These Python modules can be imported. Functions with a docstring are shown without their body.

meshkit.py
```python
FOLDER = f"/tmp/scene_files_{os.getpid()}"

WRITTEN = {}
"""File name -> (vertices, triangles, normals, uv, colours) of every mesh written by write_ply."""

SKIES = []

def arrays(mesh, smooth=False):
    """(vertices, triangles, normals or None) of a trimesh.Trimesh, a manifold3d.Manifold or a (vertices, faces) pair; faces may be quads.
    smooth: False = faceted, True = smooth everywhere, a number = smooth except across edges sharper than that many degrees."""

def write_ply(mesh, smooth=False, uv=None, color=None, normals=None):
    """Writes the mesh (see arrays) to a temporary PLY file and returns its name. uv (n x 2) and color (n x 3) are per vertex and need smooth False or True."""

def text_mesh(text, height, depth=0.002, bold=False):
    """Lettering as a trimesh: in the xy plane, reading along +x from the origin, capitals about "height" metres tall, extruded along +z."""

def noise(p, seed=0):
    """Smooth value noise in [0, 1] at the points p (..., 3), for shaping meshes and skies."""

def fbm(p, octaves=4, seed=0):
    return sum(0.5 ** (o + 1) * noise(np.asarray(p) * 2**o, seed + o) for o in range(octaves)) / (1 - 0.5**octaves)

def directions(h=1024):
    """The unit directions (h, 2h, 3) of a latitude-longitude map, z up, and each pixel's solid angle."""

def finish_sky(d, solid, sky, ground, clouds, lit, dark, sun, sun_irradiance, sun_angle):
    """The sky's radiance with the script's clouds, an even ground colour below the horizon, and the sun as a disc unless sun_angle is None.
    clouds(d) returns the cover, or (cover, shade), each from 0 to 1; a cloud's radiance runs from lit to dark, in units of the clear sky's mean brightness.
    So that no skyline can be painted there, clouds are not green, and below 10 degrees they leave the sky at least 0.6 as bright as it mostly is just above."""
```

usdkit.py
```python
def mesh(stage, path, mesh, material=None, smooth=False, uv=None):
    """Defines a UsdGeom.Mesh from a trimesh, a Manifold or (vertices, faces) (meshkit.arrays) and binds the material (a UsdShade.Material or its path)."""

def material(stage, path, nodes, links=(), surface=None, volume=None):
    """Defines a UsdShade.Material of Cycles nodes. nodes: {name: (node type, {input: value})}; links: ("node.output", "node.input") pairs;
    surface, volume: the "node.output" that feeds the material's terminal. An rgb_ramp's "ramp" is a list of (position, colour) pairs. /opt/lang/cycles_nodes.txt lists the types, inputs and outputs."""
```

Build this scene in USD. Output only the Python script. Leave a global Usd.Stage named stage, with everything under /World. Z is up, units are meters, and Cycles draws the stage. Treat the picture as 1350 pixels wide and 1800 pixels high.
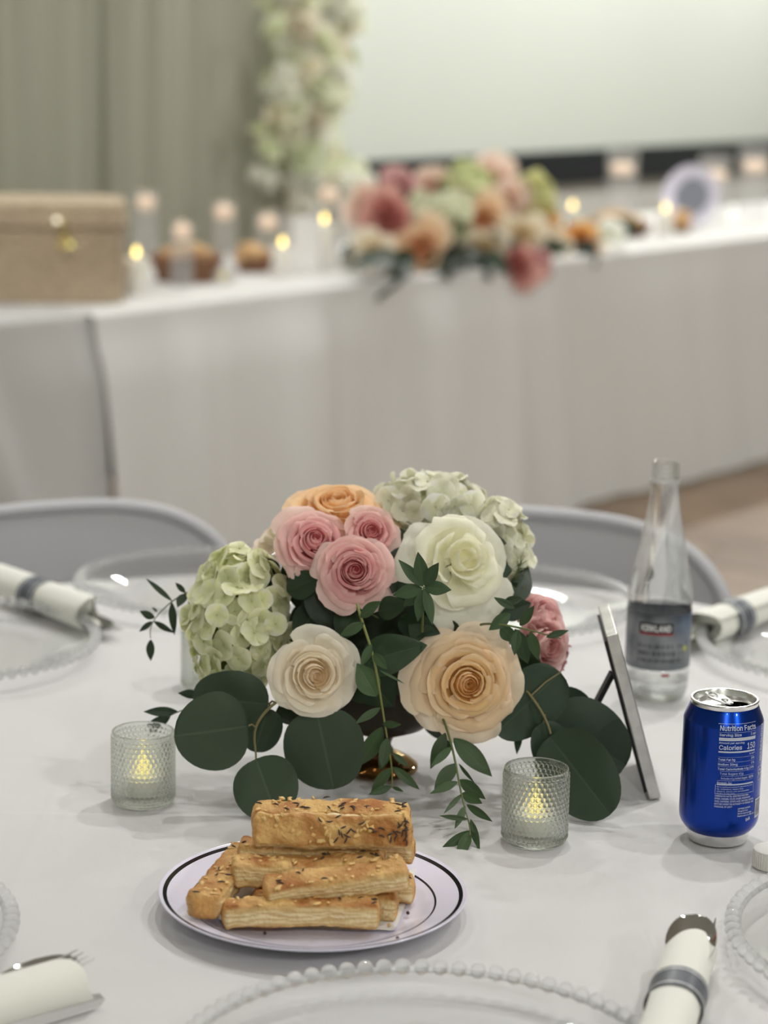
import math, numpy as np, trimesh, shapely.geometry as sg, shapely.affinity as sa
import usdkit, meshkit
from pxr import Usd, UsdGeom, UsdLux, UsdShade, Gf, Sdf, Vt
stage = Usd.Stage.CreateInMemory()
UsdGeom.SetStageUpAxis(stage, 'Z'); UsdGeom.SetStageMetersPerUnit(stage, 1.0)
UsdGeom.Xform.Define(stage, '/World'); UsdGeom.Scope.Define(stage, '/World/Looks')
PI = math.pi
V = lambda *a: np.array(a, float)
def unit(v): v = np.asarray(v, float); return v / (np.linalg.norm(v) + 1e-12)

# ---------------------------------------------------------------- camera
FPX, PITCH, ROLL, EYE = 4000.0, math.radians(12.1), math.radians(1.15), V(0, 0, 1.41)
FWD = V(0, math.cos(PITCH), -math.sin(PITCH)); R0 = V(1, 0, 0); U0 = np.cross(R0, FWD)
RGT = math.cos(ROLL) * R0 + math.sin(ROLL) * U0; UPV = -math.sin(ROLL) * R0 + math.cos(ROLL) * U0
cam = UsdGeom.Camera.Define(stage, '/World/camera')
m4 = np.eye(4); m4[0, :3], m4[1, :3], m4[2, :3], m4[3, :3] = RGT, UPV, -FWD, EYE
cam.AddTransformOp().Set(Gf.Matrix4d(m4.tolist()))
cam.CreateHorizontalApertureAttr(36.0); cam.CreateVerticalApertureAttr(48.0)
cam.CreateFocalLengthAttr(36.0 * FPX / 1350.0)
cam.CreateFStopAttr(6.1); cam.CreateFocusDistanceAttr(1.82)
cam.CreateClippingRangeAttr((0.05, 100.0)); cam.CreateExposureAttr(1.13)

TZ = 0.75                                             # table height
def ray(x, y): return FWD + RGT * (x - 675) / FPX - UPV * (y - 900) / FPX
def on(x, y, z=TZ): d = ray(x, y); return EYE + d * (z - EYE[2]) / d[2]
def aty(x, y, Y): d = ray(x, y); return EYE + d * Y / d[1]
def mpp(Y): return Y * 1.03 / FPX                      # metres per picture pixel near distance Y
TD = unit(V(.622, .783, 0)); TN = V(-TD[1], TD[0], 0)  # head table: along its front, and away from the camera
T0 = V(-.670, 5.160, 0)
def head(s, n, z=TZ): p = T0 + TD * s + TN * n; return V(p[0], p[1], z)
def atn(x, y, n): d = ray(x, y); return EYE + d * ((T0 @ TN + n - EYE @ TN) / (d @ TN))

# ---------------------------------------------------------------- lamps: ceiling downlights, some unseen ones added to brighten fronts, curtain and wall
CEIL = 3.15
LAMPS = [(.7, 3.1, 1.45), (-.6, 3.5, .9), (1.5, 1.9, .95), (.1, 2.25, .8), (1.3, .6, .25), (-1.4, .5, .12), (-1.7, 4.2, .45), (3.3, 6.0, 3.0), (3.6, 4.0, 1.6), (-3.4, 3.1, .8),
         (3.4, .7, .8), (-3.4, .6, .7), (0.4, -1.9, 2.3), (2.8, -1.8, 3.8), (-2.4, -1.8, .9), (1.5, -3.9, 3.4), (-1.4, -4.0, 1.6), (5.5, 3.0, 1.0)]
LAMPS += [tuple((T0 + TD * s + TN * n)[:2]) + (k,) for s, n, k in ((-1.6, .35, .95), (.3, .2, 1.05), (2.2, .5, 1.3), (3.6, 1.35, 2.9), (5.4, 1.35, 3.6), (7.2, 1.35, 4.2), (2.9, -.9, .9))]  # unseen lamps added to brighten curtain, back wall and head table
LAMP_NITS = 172.0
for i, (x, y, k) in enumerate(LAMPS):
    l = UsdLux.DiskLight.Define(stage, '/World/Lamps/down_fill_lamp_%03d' % i)
    l.AddTranslateOp().Set(Gf.Vec3d(x, y, CEIL - .012)); l.CreateRadiusAttr(.06)
    l.CreateIntensityAttr(LAMP_NITS * k); l.CreateColorAttr(Gf.Vec3f(1.0, .992, .958))

# ---------------------------------------------------------------- helpers
used = {}
def numbered(parent, name):
    k = parent + '/' + name; n = used.get(k, 0); used[k] = n + 1
    return k if n == 0 else '%s_%03d' % (k, n)
def path(o): return str(o.GetPath()) if o is not None else '/World'
def tag(o, label=None, cat=None, group=None, kind=None):
    p = o.GetPrim() if hasattr(o, 'GetPrim') else o
    for k, v in (('label', label), ('category', cat), ('group', group), ('kind', kind)):
        if v: p.SetCustomDataByKey(k, v)
    return p
def mat4(loc, rot=None, s=1.0):
    m = np.eye(4); r = np.eye(3) if rot is None else np.asarray(rot, float)
    m[:3, :3] = (r * s).T; m[3, :3] = loc
    return Gf.Matrix4d(m.tolist())
def thing(name, label, cat, loc=(0, 0, 0), rot=None, s=1.0, group=None, kind=None):
    x = UsdGeom.Xform.Define(stage, numbered('/World', name)); x.AddTransformOp().Set(mat4(loc, rot, s))
    return tag(x, label, cat, group, kind)
def dup(root, label, loc, rot=None, s=1.0, group=None, cat=None):
    import re
    base = re.sub(r'_\d{3}$', '', root.GetName())
    x = UsdGeom.Xform.Define(stage, numbered('/World', base)); p = x.GetPrim()
    p.GetReferences().AddInternalReference(root.GetPath())
    p.GetAttribute('xformOp:transform').Set(mat4(loc, rot, s)) if p.GetAttribute('xformOp:transform') else x.AddTransformOp().Set(mat4(loc, rot, s))
    p.SetInstanceable(True)
    return tag(p, label, cat, group)
def obj(name, mesh, material, parent=None, smooth=40, col=None, kind=None, label=None):
    if col is not None and smooth not in (True, False): smooth = True
    m = usdkit.mesh(stage, numbered(path(parent), name), mesh, material, smooth)
    UsdGeom.Mesh(m).CreateDoubleSidedAttr(True)
    if col is not None:
        UsdGeom.PrimvarsAPI(m).CreatePrimvar('Cd', Sdf.ValueTypeNames.Color3fArray, 'vertex').Set(Vt.Vec3fArray.FromNumpy(np.clip(np.asarray(col, np.float32), 0, 1)))
    return tag(m, label=label, kind=kind)
def struct(name, mesh, material, parent=None, smooth=False, label=None):
    return obj(name, mesh, material, parent, smooth, kind=None if parent is not None else 'structure', label=label)
def lin(r, g, b):
    c = np.array([r, g, b], float) / 255
    return np.where(c < .04045, c / 12.92, ((c + .055) / 1.055) ** 2.4)
def frame(z, twist=0.0, hint=(0, 0, 1)):
    z = unit(z); h = np.asarray(hint, float)
    if abs(z @ unit(h)) > .98: h = V(0, 1, 0)
    x = unit(np.cross(h, z)); y = np.cross(z, x)
    c, s = math.cos(twist), math.sin(twist)
    return np.stack([x * c + y * s, -x * s + y * c, z], 1)   # columns
def rz(a): c, s = math.cos(a), math.sin(a); return V(c, -s, 0, s, c, 0, 0, 0, 1).reshape(3, 3)
def rx(a): c, s = math.cos(a), math.sin(a); return V(1, 0, 0, 0, c, -s, 0, s, c).reshape(3, 3)
def ry(a): c, s = math.cos(a), math.sin(a); return V(c, 0, s, 0, 1, 0, -s, 0, c).reshape(3, 3)
def quads(nu, nv, wrap=False):
    i, j = np.meshgrid(np.arange(nu if wrap else nu - 1), np.arange(nv - 1), indexing='ij'); i2 = (i + 1) % nu
    return np.stack([i * nv + j, i2 * nv + j, i2 * nv + j + 1, i * nv + j + 1], -1).reshape(-1, 4)
def tris(q): return np.vstack([q[:, [0, 1, 2]], q[:, [0, 2, 3]]])
def lathe(prof, n=64):
    p = np.array(prof, float); a = np.arange(n) * 2 * PI / n
    v = np.stack([np.cos(a)[:, None] * p[:, 0], np.sin(a)[:, None] * p[:, 0], np.broadcast_to(p[:, 1], (n, len(p)))], -1)
    return v.reshape(-1, 3), tris(quads(n, len(p), True))
def tube(pts, rad, sides=8, caps=True):
    p = np.asarray(pts, float); n = len(p); t = np.gradient(p, axis=0); t /= np.linalg.norm(t, axis=1, keepdims=True) + 1e-12
    a = np.zeros_like(p); up = V(0, 0, 1) if abs(t[0, 2]) < .9 else V(1, 0, 0); a[0] = unit(np.cross(t[0], up))
    for i in range(1, n): a[i] = unit(a[i - 1] - t[i] * (a[i - 1] @ t[i]))
    b = np.cross(t, a); ang = np.arange(sides) * 2 * PI / sides; r = np.broadcast_to(rad, (n,))
    v = p[:, None] + r[:, None, None] * (np.cos(ang)[None, :, None] * a[:, None] + np.sin(ang)[None, :, None] * b[:, None])
    q = tris(quads(sides, n, True).reshape(-1, 4)); v = v.transpose(1, 0, 2).reshape(-1, 3); f = [q]
    if caps:
        k = len(v); v = np.vstack([v, p[:1], p[-1:]]); s = np.arange(sides); s2 = (s + 1) % sides
        f += [np.stack([np.full(sides, k), s2 * n, s * n], 1), np.stack([np.full(sides, k + 1), s * n + n - 1, s2 * n + n - 1], 1)]
    return v, np.vstack(f)
def spline(pts, n=24):
    from scipy.interpolate import CubicSpline
    p = np.asarray(pts, float); p = p[np.r_[True, np.linalg.norm(np.diff(p, axis=0), axis=1) > 1e-7]]; t = np.r_[0, np.cumsum(np.linalg.norm(np.diff(p, axis=0), axis=1))]
    return CubicSpline(t, p)(np.linspace(0, t[-1], n)) if len(p) > 2 else p[0] + (p[1] - p[0]) * np.linspace(0, 1, n)[:, None]
def join(parts):
    vs, fs, n = [], [], 0
    for v, f in parts: vs.append(v); fs.append(np.asarray(f) + n); n += len(v)
    return np.vstack(vs), np.vstack(fs)
def tm(m): return np.array(m.vertices), np.array(m.faces)
def mv(m, loc=(0, 0, 0), rot=None): v, f = m; return (v if rot is None else v @ np.asarray(rot).T) + np.asarray(loc, float), f
def box(sx, sy, sz, c=(0, 0, 0)): m = trimesh.creation.box([sx, sy, sz]); m.apply_translation(c); return tm(m)
def rbox(sx, sy, sz, r, c=(0, 0, 0), sub=2):
    s = trimesh.creation.icosphere(sub, r); o = []
    for a in (-1, 1):
        for b in (-1, 1):
            for d in (-1, 1): o.append(s.vertices + V(a * (sx / 2 - r), b * (sy / 2 - r), d * (sz / 2 - r)))
    h = trimesh.convex.convex_hull(np.vstack(o)); h.apply_translation(c); return tm(h)
def extr(poly, h): return tm(trimesh.creation.extrude_polygon(poly, h, engine='earcut'))
def ball(r, sub=2, c=(0, 0, 0)): m = trimesh.creation.icosphere(sub, r); return np.array(m.vertices) + np.asarray(c, float), np.array(m.faces)
noise, fbm = meshkit.noise, meshkit.fbm
def lerp(a, b, t): return a + (b - a) * t
def sstep(a, b, x): t = np.clip((x - a) / (b - a), 0, 1); return t * t * (3 - 2 * t)

# ---------------------------------------------------------------- materials
def mat(name, nodes, links=(), surface='p.BSDF', volume=None):
    return usdkit.material(stage, '/World/Looks/' + name, nodes, list(links), surface=surface, volume=volume)
def plain(name, rgb, rough=.5, bump=None, var=None, **kw):
    n = {'p': ('principled_bsdf', dict(base_color=tuple(rgb), roughness=rough, **kw))}; l = []
    if bump or var: n['tc'] = ('texture_coordinate', {})
    if bump:
        n['nz'] = ('noise_texture', dict(scale=bump[0], detail=3.0)); n['b'] = ('bump', dict(strength=bump[1], distance=bump[2]))
        l += [('tc.object', 'nz.vector'), ('nz.fac', 'b.height'), ('b.normal', 'p.normal')]
    if var:
        n['nv'] = ('noise_texture', dict(scale=var[0], detail=4.0)); n['rp'] = ('rgb_ramp', {'ramp': [(.3, tuple(np.asarray(rgb) * (1 - var[1]))), (.7, tuple(np.minimum(1, np.asarray(rgb) * (1 + var[1]))))]})
        l += [('tc.object', 'nv.vector'), ('nv.fac', 'rp.fac'), ('rp.color', 'p.base_color')]
    return mat(name, n, l)
def painted(name, rough=.5, trans=0.0, bump=None, spec=.5, **kw):     # colour from the mesh, for petals, leaves, pastry
    n = {'a': ('attribute', dict(attribute='Cd')), 'p': ('principled_bsdf', dict(roughness=rough, specular_ior_level=spec, **kw))}
    l = [('a.color', 'p.base_color')]; s = 'p.BSDF'
    if bump:
        n['tc'] = ('texture_coordinate', {}); n['nz'] = ('noise_texture', dict(scale=bump[0], detail=3.0)); n['b'] = ('bump', dict(strength=bump[1], distance=bump[2]))
        l += [('tc.object', 'nz.vector'), ('nz.fac', 'b.height'), ('b.normal', 'p.normal')]
    if trans:
        n['t'] = ('translucent_bsdf', {}); n['x'] = ('mix_closure', dict(fac=trans)); l += [('a.color', 't.color'), ('p.BSDF', 'x.closure1'), ('t.BSDF', 'x.closure2')]; s = 'x.closure'
    return mat(name, n, l, s)
def clear(name, ior=1.45, tint=(1, 1, 1), refr=.0, rough=0.0, through=None, frost=0.0, frost_color=(.95, .95, .95)):   # thin clear glass: see-through plus fresnel gloss, with a share of true refraction
    n = {'t': ('transparent_bsdf', dict(color=tuple(through if through is not None else tint))), 'g': ('glossy_bsdf', dict(color=(1, 1, 1), roughness=rough)), 'lw': ('layer_weight', dict(blend=.5)),
         'pw': ('math', dict(math_type='power', value2=4.5)), 'ma': ('math', dict(math_type='multiply_add', value2=.75, value3=.03 * ior / 1.5)), 'x': ('mix_closure', {})}
    l = [('lw.facing', 'pw.value1'), ('pw.value', 'ma.value1'), ('ma.value', 'x.fac'), ('t.BSDF', 'x.closure1'), ('g.BSDF', 'x.closure2')]; s = 'x.closure'
    if refr:
        n['gl'] = ('glass_bsdf', dict(color=tuple(tint), IOR=ior, roughness=rough)); n['y'] = ('mix_closure', dict(fac=refr))
        l += [('x.closure', 'y.closure1'), ('gl.BSDF', 'y.closure2')]; s = 'y.closure'
    if frost:
        n['df'] = ('diffuse_bsdf', dict(color=tuple(frost_color))); n['w'] = ('mix_closure', dict(fac=frost)); l += [(s, 'w.closure1'), ('df.BSDF', 'w.closure2')]; s = 'w.closure'
    return mat(name, n, l, s)
def glow(name, rgb, k): return mat(name, {'e': ('emission', dict(color=tuple(rgb), strength=k))}, [], 'e.emission')

M_WALL = plain('wall_paint', lin(215, 220, 211), .85, var=(.6, .02))
M_WALLLOW = plain('lower_wall_paint', lin(205, 204, 198), .85)
M_CEIL = plain('ceiling_paint', (.8, .8, .78), .9)
M_TRIM = plain('dark_rail', lin(24, 29, 34), .5)
M_CLOTH = plain('white_cloth', (.625, .615, .615), .92, bump=(900, .25, .0006), sheen_weight=.15)
M_CLOTH2 = plain('head_table_cloth', (.725, .72, .705), .92, bump=(300, .2, .001))
M_CLOTH3 = plain('shaded_white_cloth', (.56, .555, .545), .92, bump=(300, .2, .001))  # white cloth greyed: the side table's shade is put into its colour
M_CURTAIN = mat('sheer_curtain', {'p': ('principled_bsdf', dict(base_color=tuple(lin(185, 184, 168)), roughness=.9)), 't': ('translucent_bsdf', dict(color=tuple(lin(178, 176, 160)))), 'x': ('mix_closure', dict(fac=.25))},
                [('p.BSDF', 'x.closure1'), ('t.BSDF', 'x.closure2')], 'x.closure')
M_CHAIR = plain('white_plastic', (.43, .43, .455), .45)
M_CHAIRLEG = plain('grey_metal_tube', (.5, .5, .5), .35, metallic=.9)
M_PETAL = painted('petal', .6, .36, bump=(350, .15, .001), spec=.25)
M_FLORET = painted('floret', .6, .36, spec=.2)
M_LEAF = painted('leaf', .5, .07, bump=(500, .15, .0006), spec=.4)
M_STEM = plain('green_stem', lin(92, 104, 52), .5)
M_FOAM = plain('floral_foam', lin(30, 42, 28), .95)
M_PASTRY = painted('puff_pastry', .6, 0, bump=(330, .75, .0028), spec=.35, subsurface_weight=.08, subsurface_scale=.004, subsurface_radius=(1.0, .5, .2))
M_SEED = plain('caraway', lin(58, 44, 36), .55)
M_CHEESE = plain('toasted_cheese', lin(216, 178, 112), .5, var=(300, .18))
M_PLATE = plain('plate_plastic', lin(230, 227, 244), .16)
M_RING = plain('black_ring', lin(26, 26, 28), .15)
M_PAPER = plain('paper_napkin', (.83, .83, .82), .9, bump=(700, .3, .0006))
M_NAPKIN = plain('linen_like_napkin', lin(226, 226, 218), .9, bump=(700, .2, .0005))
M_BAND = plain('grey_band', lin(84, 88, 96), .4)
M_BANDLINE = plain('white_band_line', lin(225, 226, 228), .4)
M_SILVER = plain('silver_cutlery', (.74, .74, .73), .06, metallic=1.0)
M_ALU = plain('bare_aluminium', (.80, .80, .79), .22, metallic=1.0)
M_CANBLUE = plain('blue_can_print', lin(0, 52, 152), .24, metallic=.9, coat_weight=.25, coat_roughness=.05)
M_CANINK = plain('silver_ink', lin(188, 192, 206), .4, metallic=.2)
M_DARK = plain('dark_inside', (.004, .004, .005), .8)
M_CHARGER = clear('charger_glass', 1.5, through=(.992, .995, .995))
M_BEAD = clear('bead_glass', 1.49, (.985, .99, .99), refr=.7, through=(1, 1, 1), frost=.10)
M_VOTIVE = clear('hobnail_glass', 1.47, (.975, .985, .97), refr=.8, through=(.90, .91, .89))
M_PLASTIC = clear('clear_bottle', 1.5, (.985, .99, .99), refr=.5, through=(.93, .94, .94))
M_CYL = clear('vase_glass', 1.45, through=(.97, .97, .97), frost=.09)
M_SMOKE = clear('smoked_glass', 1.5, lin(158, 148, 136), refr=.6, through=lin(140, 132, 122), frost=.5, frost_color=lin(92, 84, 76))
M_AMBER = clear('amber_glass', 1.5, lin(178, 150, 112), refr=.7, through=lin(170, 146, 112))
M_WAX = plain('white_wax', (.82, .80, .74), .5, subsurface_weight=.3, subsurface_scale=.01, subsurface_radius=(1.0, .8, .6))
M_FLAME = glow('led_flame', (1.0, .84, .30), .52)
M_FLAME2 = glow('warm_flame', (1.0, .74, .22), 2.4)
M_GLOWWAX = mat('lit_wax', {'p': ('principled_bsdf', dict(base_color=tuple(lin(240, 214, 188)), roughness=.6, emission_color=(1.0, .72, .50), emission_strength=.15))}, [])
M_FLAME3 = glow('peach_flame', (1.0, .70, .45), .6)
M_FRAME = plain('brushed_silver_frame', (.62, .61, .59), .28, metallic=1.0, var=(60, .15))
M_FRAMEBACK = plain('black_backing', lin(30, 30, 34), .6)
M_CARD = plain('white_card', lin(236, 235, 232), .7)
M_WICKER = painted('wicker', .7, 0, bump=(200, .4, .002), spec=.3)
M_BRASS = plain('brass', (.75, .58, .25), .2, metallic=1.0)
M_BREAD = painted('bread', .6, 0, spec=.3)
M_PRINT = painted('label_print', .35, 0)
M_BLACKINK = plain('black_ink', lin(24, 22, 26), .4)
M_REDINK = plain('red_ink', lin(150, 30, 40), .4)
M_WHITEINK = plain('white_ink', lin(225, 225, 225), .4)
# ================================================================ the room
NB = 2.35                                             # back wall behind the head table's front edge
def slab(c0, c1, thick=.1):                           # upright wall from floor point c0 to c1
    c0, c1 = np.asarray(c0, float), np.asarray(c1, float); d = unit(c1 - c0); n = V(-d[1], d[0], 0)
    p = [c0, c1, c1 + n * thick, c0 + n * thick]; poly = sg.Polygon([(q[0], q[1]) for q in p])
    return extr(poly, CEIL)
CA, CB, CC, CD = head(-5.2, NB, 0), head(9.5, NB, 0), head(9.5, -8.2, 0), head(-5.2, -8.2, 0)
RAIL = atn(900, 300, NB)[2]
rail_h = .08
wb = struct('wall_back', mv(extr(sg.Polygon([tuple(CA[:2]), tuple(CB[:2]), tuple((CB + TN * .1)[:2]), tuple((CA + TN * .1)[:2])]), CEIL)), M_WALL)
low = sg.Polygon([tuple((CA - TN * .012)[:2]), tuple((CB - TN * .012)[:2]), tuple(CB[:2]), tuple(CA[:2])])
struct('lower_panel', extr(low, RAIL), M_WALLLOW, wb, label='lighter grey lower part of the wall below the dark rail')
rail = sg.Polygon([tuple((CA - TN * .03)[:2]), tuple((CB - TN * .03)[:2]), tuple(CB[:2]), tuple(CA[:2])])
struct('trim_1', mv(extr(rail, 2 * rail_h), (0, 0, RAIL - rail_h)), M_TRIM, label='dark horizontal rail along the back wall')
struct('wall_right', slab(CB, CC), M_WALL); struct('wall_front', slab(CC, CD), M_WALL); struct('wall_left', slab(CD, CA), M_WALL)
room = sg.Polygon([tuple(p[:2]) for p in (CA, CB, CC, CD)])
struct('ceiling', mv(extr(room, .05), (0, 0, CEIL)), M_CEIL)
fl = struct('floor', mv(extr(room, .05), (0, 0, -.056)), plain('floor_base', lin(96, 78, 62), .6))
PL = [plain('oak_plank', lin(132, 111, 90), .42, var=(7, .14)), plain('oak_plank_dark', lin(118, 98, 80), .42, var=(6, .16)), plain('oak_plank_pale', lin(142, 121, 99), .42, var=(8, .12))]
rng = np.random.default_rng(5); w = .19
for i in range(25):
    off = rng.random() * 1.3
    for j in range(-1, 3):
        n0 = -3.3 + j * 1.3 + off; n1 = n0 + 1.3
        n0, n1 = max(n0, -3.3), min(n1, .3)
        if n1 - n0 < .1: continue
        c = head(.2 + i * w, (n0 + n1) / 2, -.003); b = box(w - .006, n1 - n0 - .006, .006)
        ang = math.atan2(TD[1], TD[0]); obj('plank', mv((b[0] @ rz(ang).T, b[1]), c), PL[rng.integers(3)], fl, smooth=False)

# ================================================================ curtain and flower column behind the head table
NCUR = 1.6
s_end = (atn(487, 200, NCUR) - T0) @ TD; s_beg = (atn(-120, 200, NCUR) - T0) @ TD
def drape(s0, s1, n0, z0, z1, amp, seed, freq=9.0, nu=260, nv=16, lean=0.0):
    s = np.linspace(s0, s1, nu); z = np.linspace(z0, z1, nv); S, Z = np.meshgrid(s, z, indexing='ij')
    q = np.stack([S * freq + lean * (Z - z0), np.full_like(S, seed * 3.7), Z * .25], -1)
    f = (noise(q, seed) - .5) * 2 + .45 * np.sin(S * freq * 3.1 + 2 * noise(q * .6, seed + 1) * 3)
    f = f - 1.5 * np.exp(-((((S * 2.9 + .3 * noise(q * .2, seed + 7)) % 1) - .5) / .085) ** 2)
    P = T0[None, None] + S[..., None] * TD + (n0 + amp * f)[..., None] * TN; P[..., 2] = Z
    return P.reshape(-1, 3), tris(quads(nu, nv))
cur = thing('backdrop_curtain', 'pale grey-green sheer backdrop curtain hanging in folds behind the head table', 'curtain')
ls = np.linspace(s_beg, s_end, 5)
for k in range(4):
    obj('curtain_panel', drape(ls[k] - .04, ls[k + 1] + .04, NCUR + .02 * (k % 2), .02, CEIL - .03, .036, 11 + k, 8 + 2 * (k % 3), lean=.15 * (k - 1)), M_CURTAIN, cur)
obj('curtain_rod', tube([head(s_beg, NCUR + .02, CEIL - .05), head(s_end, NCUR + .02, CEIL - .05)], .015), M_ALU, cur)

# ================================================================ cloth-covered tables
def table_cloth(o, d, s0, s1, seed, depth=.76, slant=0.0, amp=1.0, nu=420):
    n = np.asarray(V(-d[1], d[0], 0)); r = .012
    prof = [(depth + .012, .15), (depth + .006, .6), (depth, TZ - .02), (depth - .01, TZ)] + [(x, TZ) for x in np.linspace(depth - .03, .03, 8)] + [(r + .0, TZ)]
    prof += [(r - r * math.sin(a), TZ - r + r * math.cos(a)) for a in (.5, 1.0, 1.45)]
    prof += [(0, z) for z in np.linspace(TZ - .03, .006, 16)]
    pr = np.array(prof); s = np.linspace(s0, s1, nu); S, N_ = np.meshgrid(s, pr[:, 0], indexing='ij'); Z = np.broadcast_to(pr[:, 1], S.shape)
    dn = np.clip((TZ - Z) / TZ, 0, 1); q = np.stack([S * 4.6 - slant * dn, np.full_like(S, seed * 1.3), dn * .5], -1)
    fold = (noise(q, seed) - .5) * 1.6 + (noise(q * V(2.3, 1, 1), seed + 3) - .5) * .8
    front = N_ < .011
    off = np.where(front, -(dn ** .7) * (.030 + .075 * amp * (fold + .30)) * np.clip(dn * 6, 0, 1), 0)
    zz = Z + np.where(~front, (fbm(np.stack([S * 3, N_ * 3, 0 * S], -1), 3, seed) - .5) * .002 * (Z > .7), 0)
    P = o[None, None] + S[..., None] * d + (N_ + off)[..., None] * n; P[..., 2] = zz
    return P.reshape(-1, 3), tris(quads(nu, len(prof)))
s_join = (on(908, 466) - T0) @ TD
def cloth_thing(label, mesh, m=None):
    t = obj('tablecloth', mesh, m or M_CLOTH2, smooth=True); return tag(t, label, 'tablecloth')
cloth_thing('white floor-length cloth on the head table in front of the blurred flower arrangement', table_cloth(T0, TD, 0.0, s_join, 21, amp=1.5))
cloth_thing('white floor-length cloth on the right stretch of head table, beyond the seam', table_cloth(T0, TD, s_join + .003, 5.2, 22, slant=.6))
LD = unit(T0 + V(0, 0, TZ) - on(0, 567)); LD[2] = 0; LD = unit(LD)
cloth_thing('shade-darkened white cloth on the side table under the wicker basket, far left', table_cloth(T0 + TN * .022, LD, -1.5, .02, 23, slant=1.2, amp=3.0, nu=200), M_CLOTH3)

TC = V(-.035, 1.945, 0); TR = .785                   # the round table in front
def round_cloth():
    rr = np.r_[np.linspace(0.0005, TR - .012, 130), TR - .006, TR - .002, TR, np.linspace(TR + .001, TR + .03, 8)]
    zz = np.r_[np.full(130, TZ), TZ - .001, TZ - .004, TZ - .012, np.linspace(TZ - .04, .51, 8)]
    nt = 400; a = np.arange(nt) * 2 * PI / nt; A, Rr = np.meshgrid(a, rr, indexing='ij'); Z = np.broadcast_to(zz, A.shape).copy()
    dn = np.clip((TZ - Z) / .6, 0, 1); Rr = Rr + dn * (.02 + .045 * np.sin(A * 17 + 2 * np.sin(A * 3)))
    X, Y = TC[0] + Rr * np.cos(A), TC[1] + Rr * np.sin(A); top = dn < .002
    w = (fbm(np.stack([X * 5, Y * 5, 0 * X], -1), 4, 3) - .5) * .0018
    for (cx, cy, ang, h) in ((0.0, 1.835, .015, .0009), (.0, 1.42, .02, .0007), (-.28, 1.9, 1.56, .0008), (.36, 1.9, 1.58, .0008)):   # ironed fold creases
        dist = -(X - cx) * math.sin(ang) + (Y - cy) * math.cos(ang); w = w + h * np.exp(-(dist / .0035) ** 2)
    Z = Z + np.where(top, w - .0012, 0)
    return np.stack([X, Y, Z], -1).reshape(-1, 3), tris(quads(nt, len(rr), True))
tag(obj('round_tablecloth', round_cloth(), M_CLOTH, smooth=True), 'white cloth spread over the round dining table in front', 'tablecloth')

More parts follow.
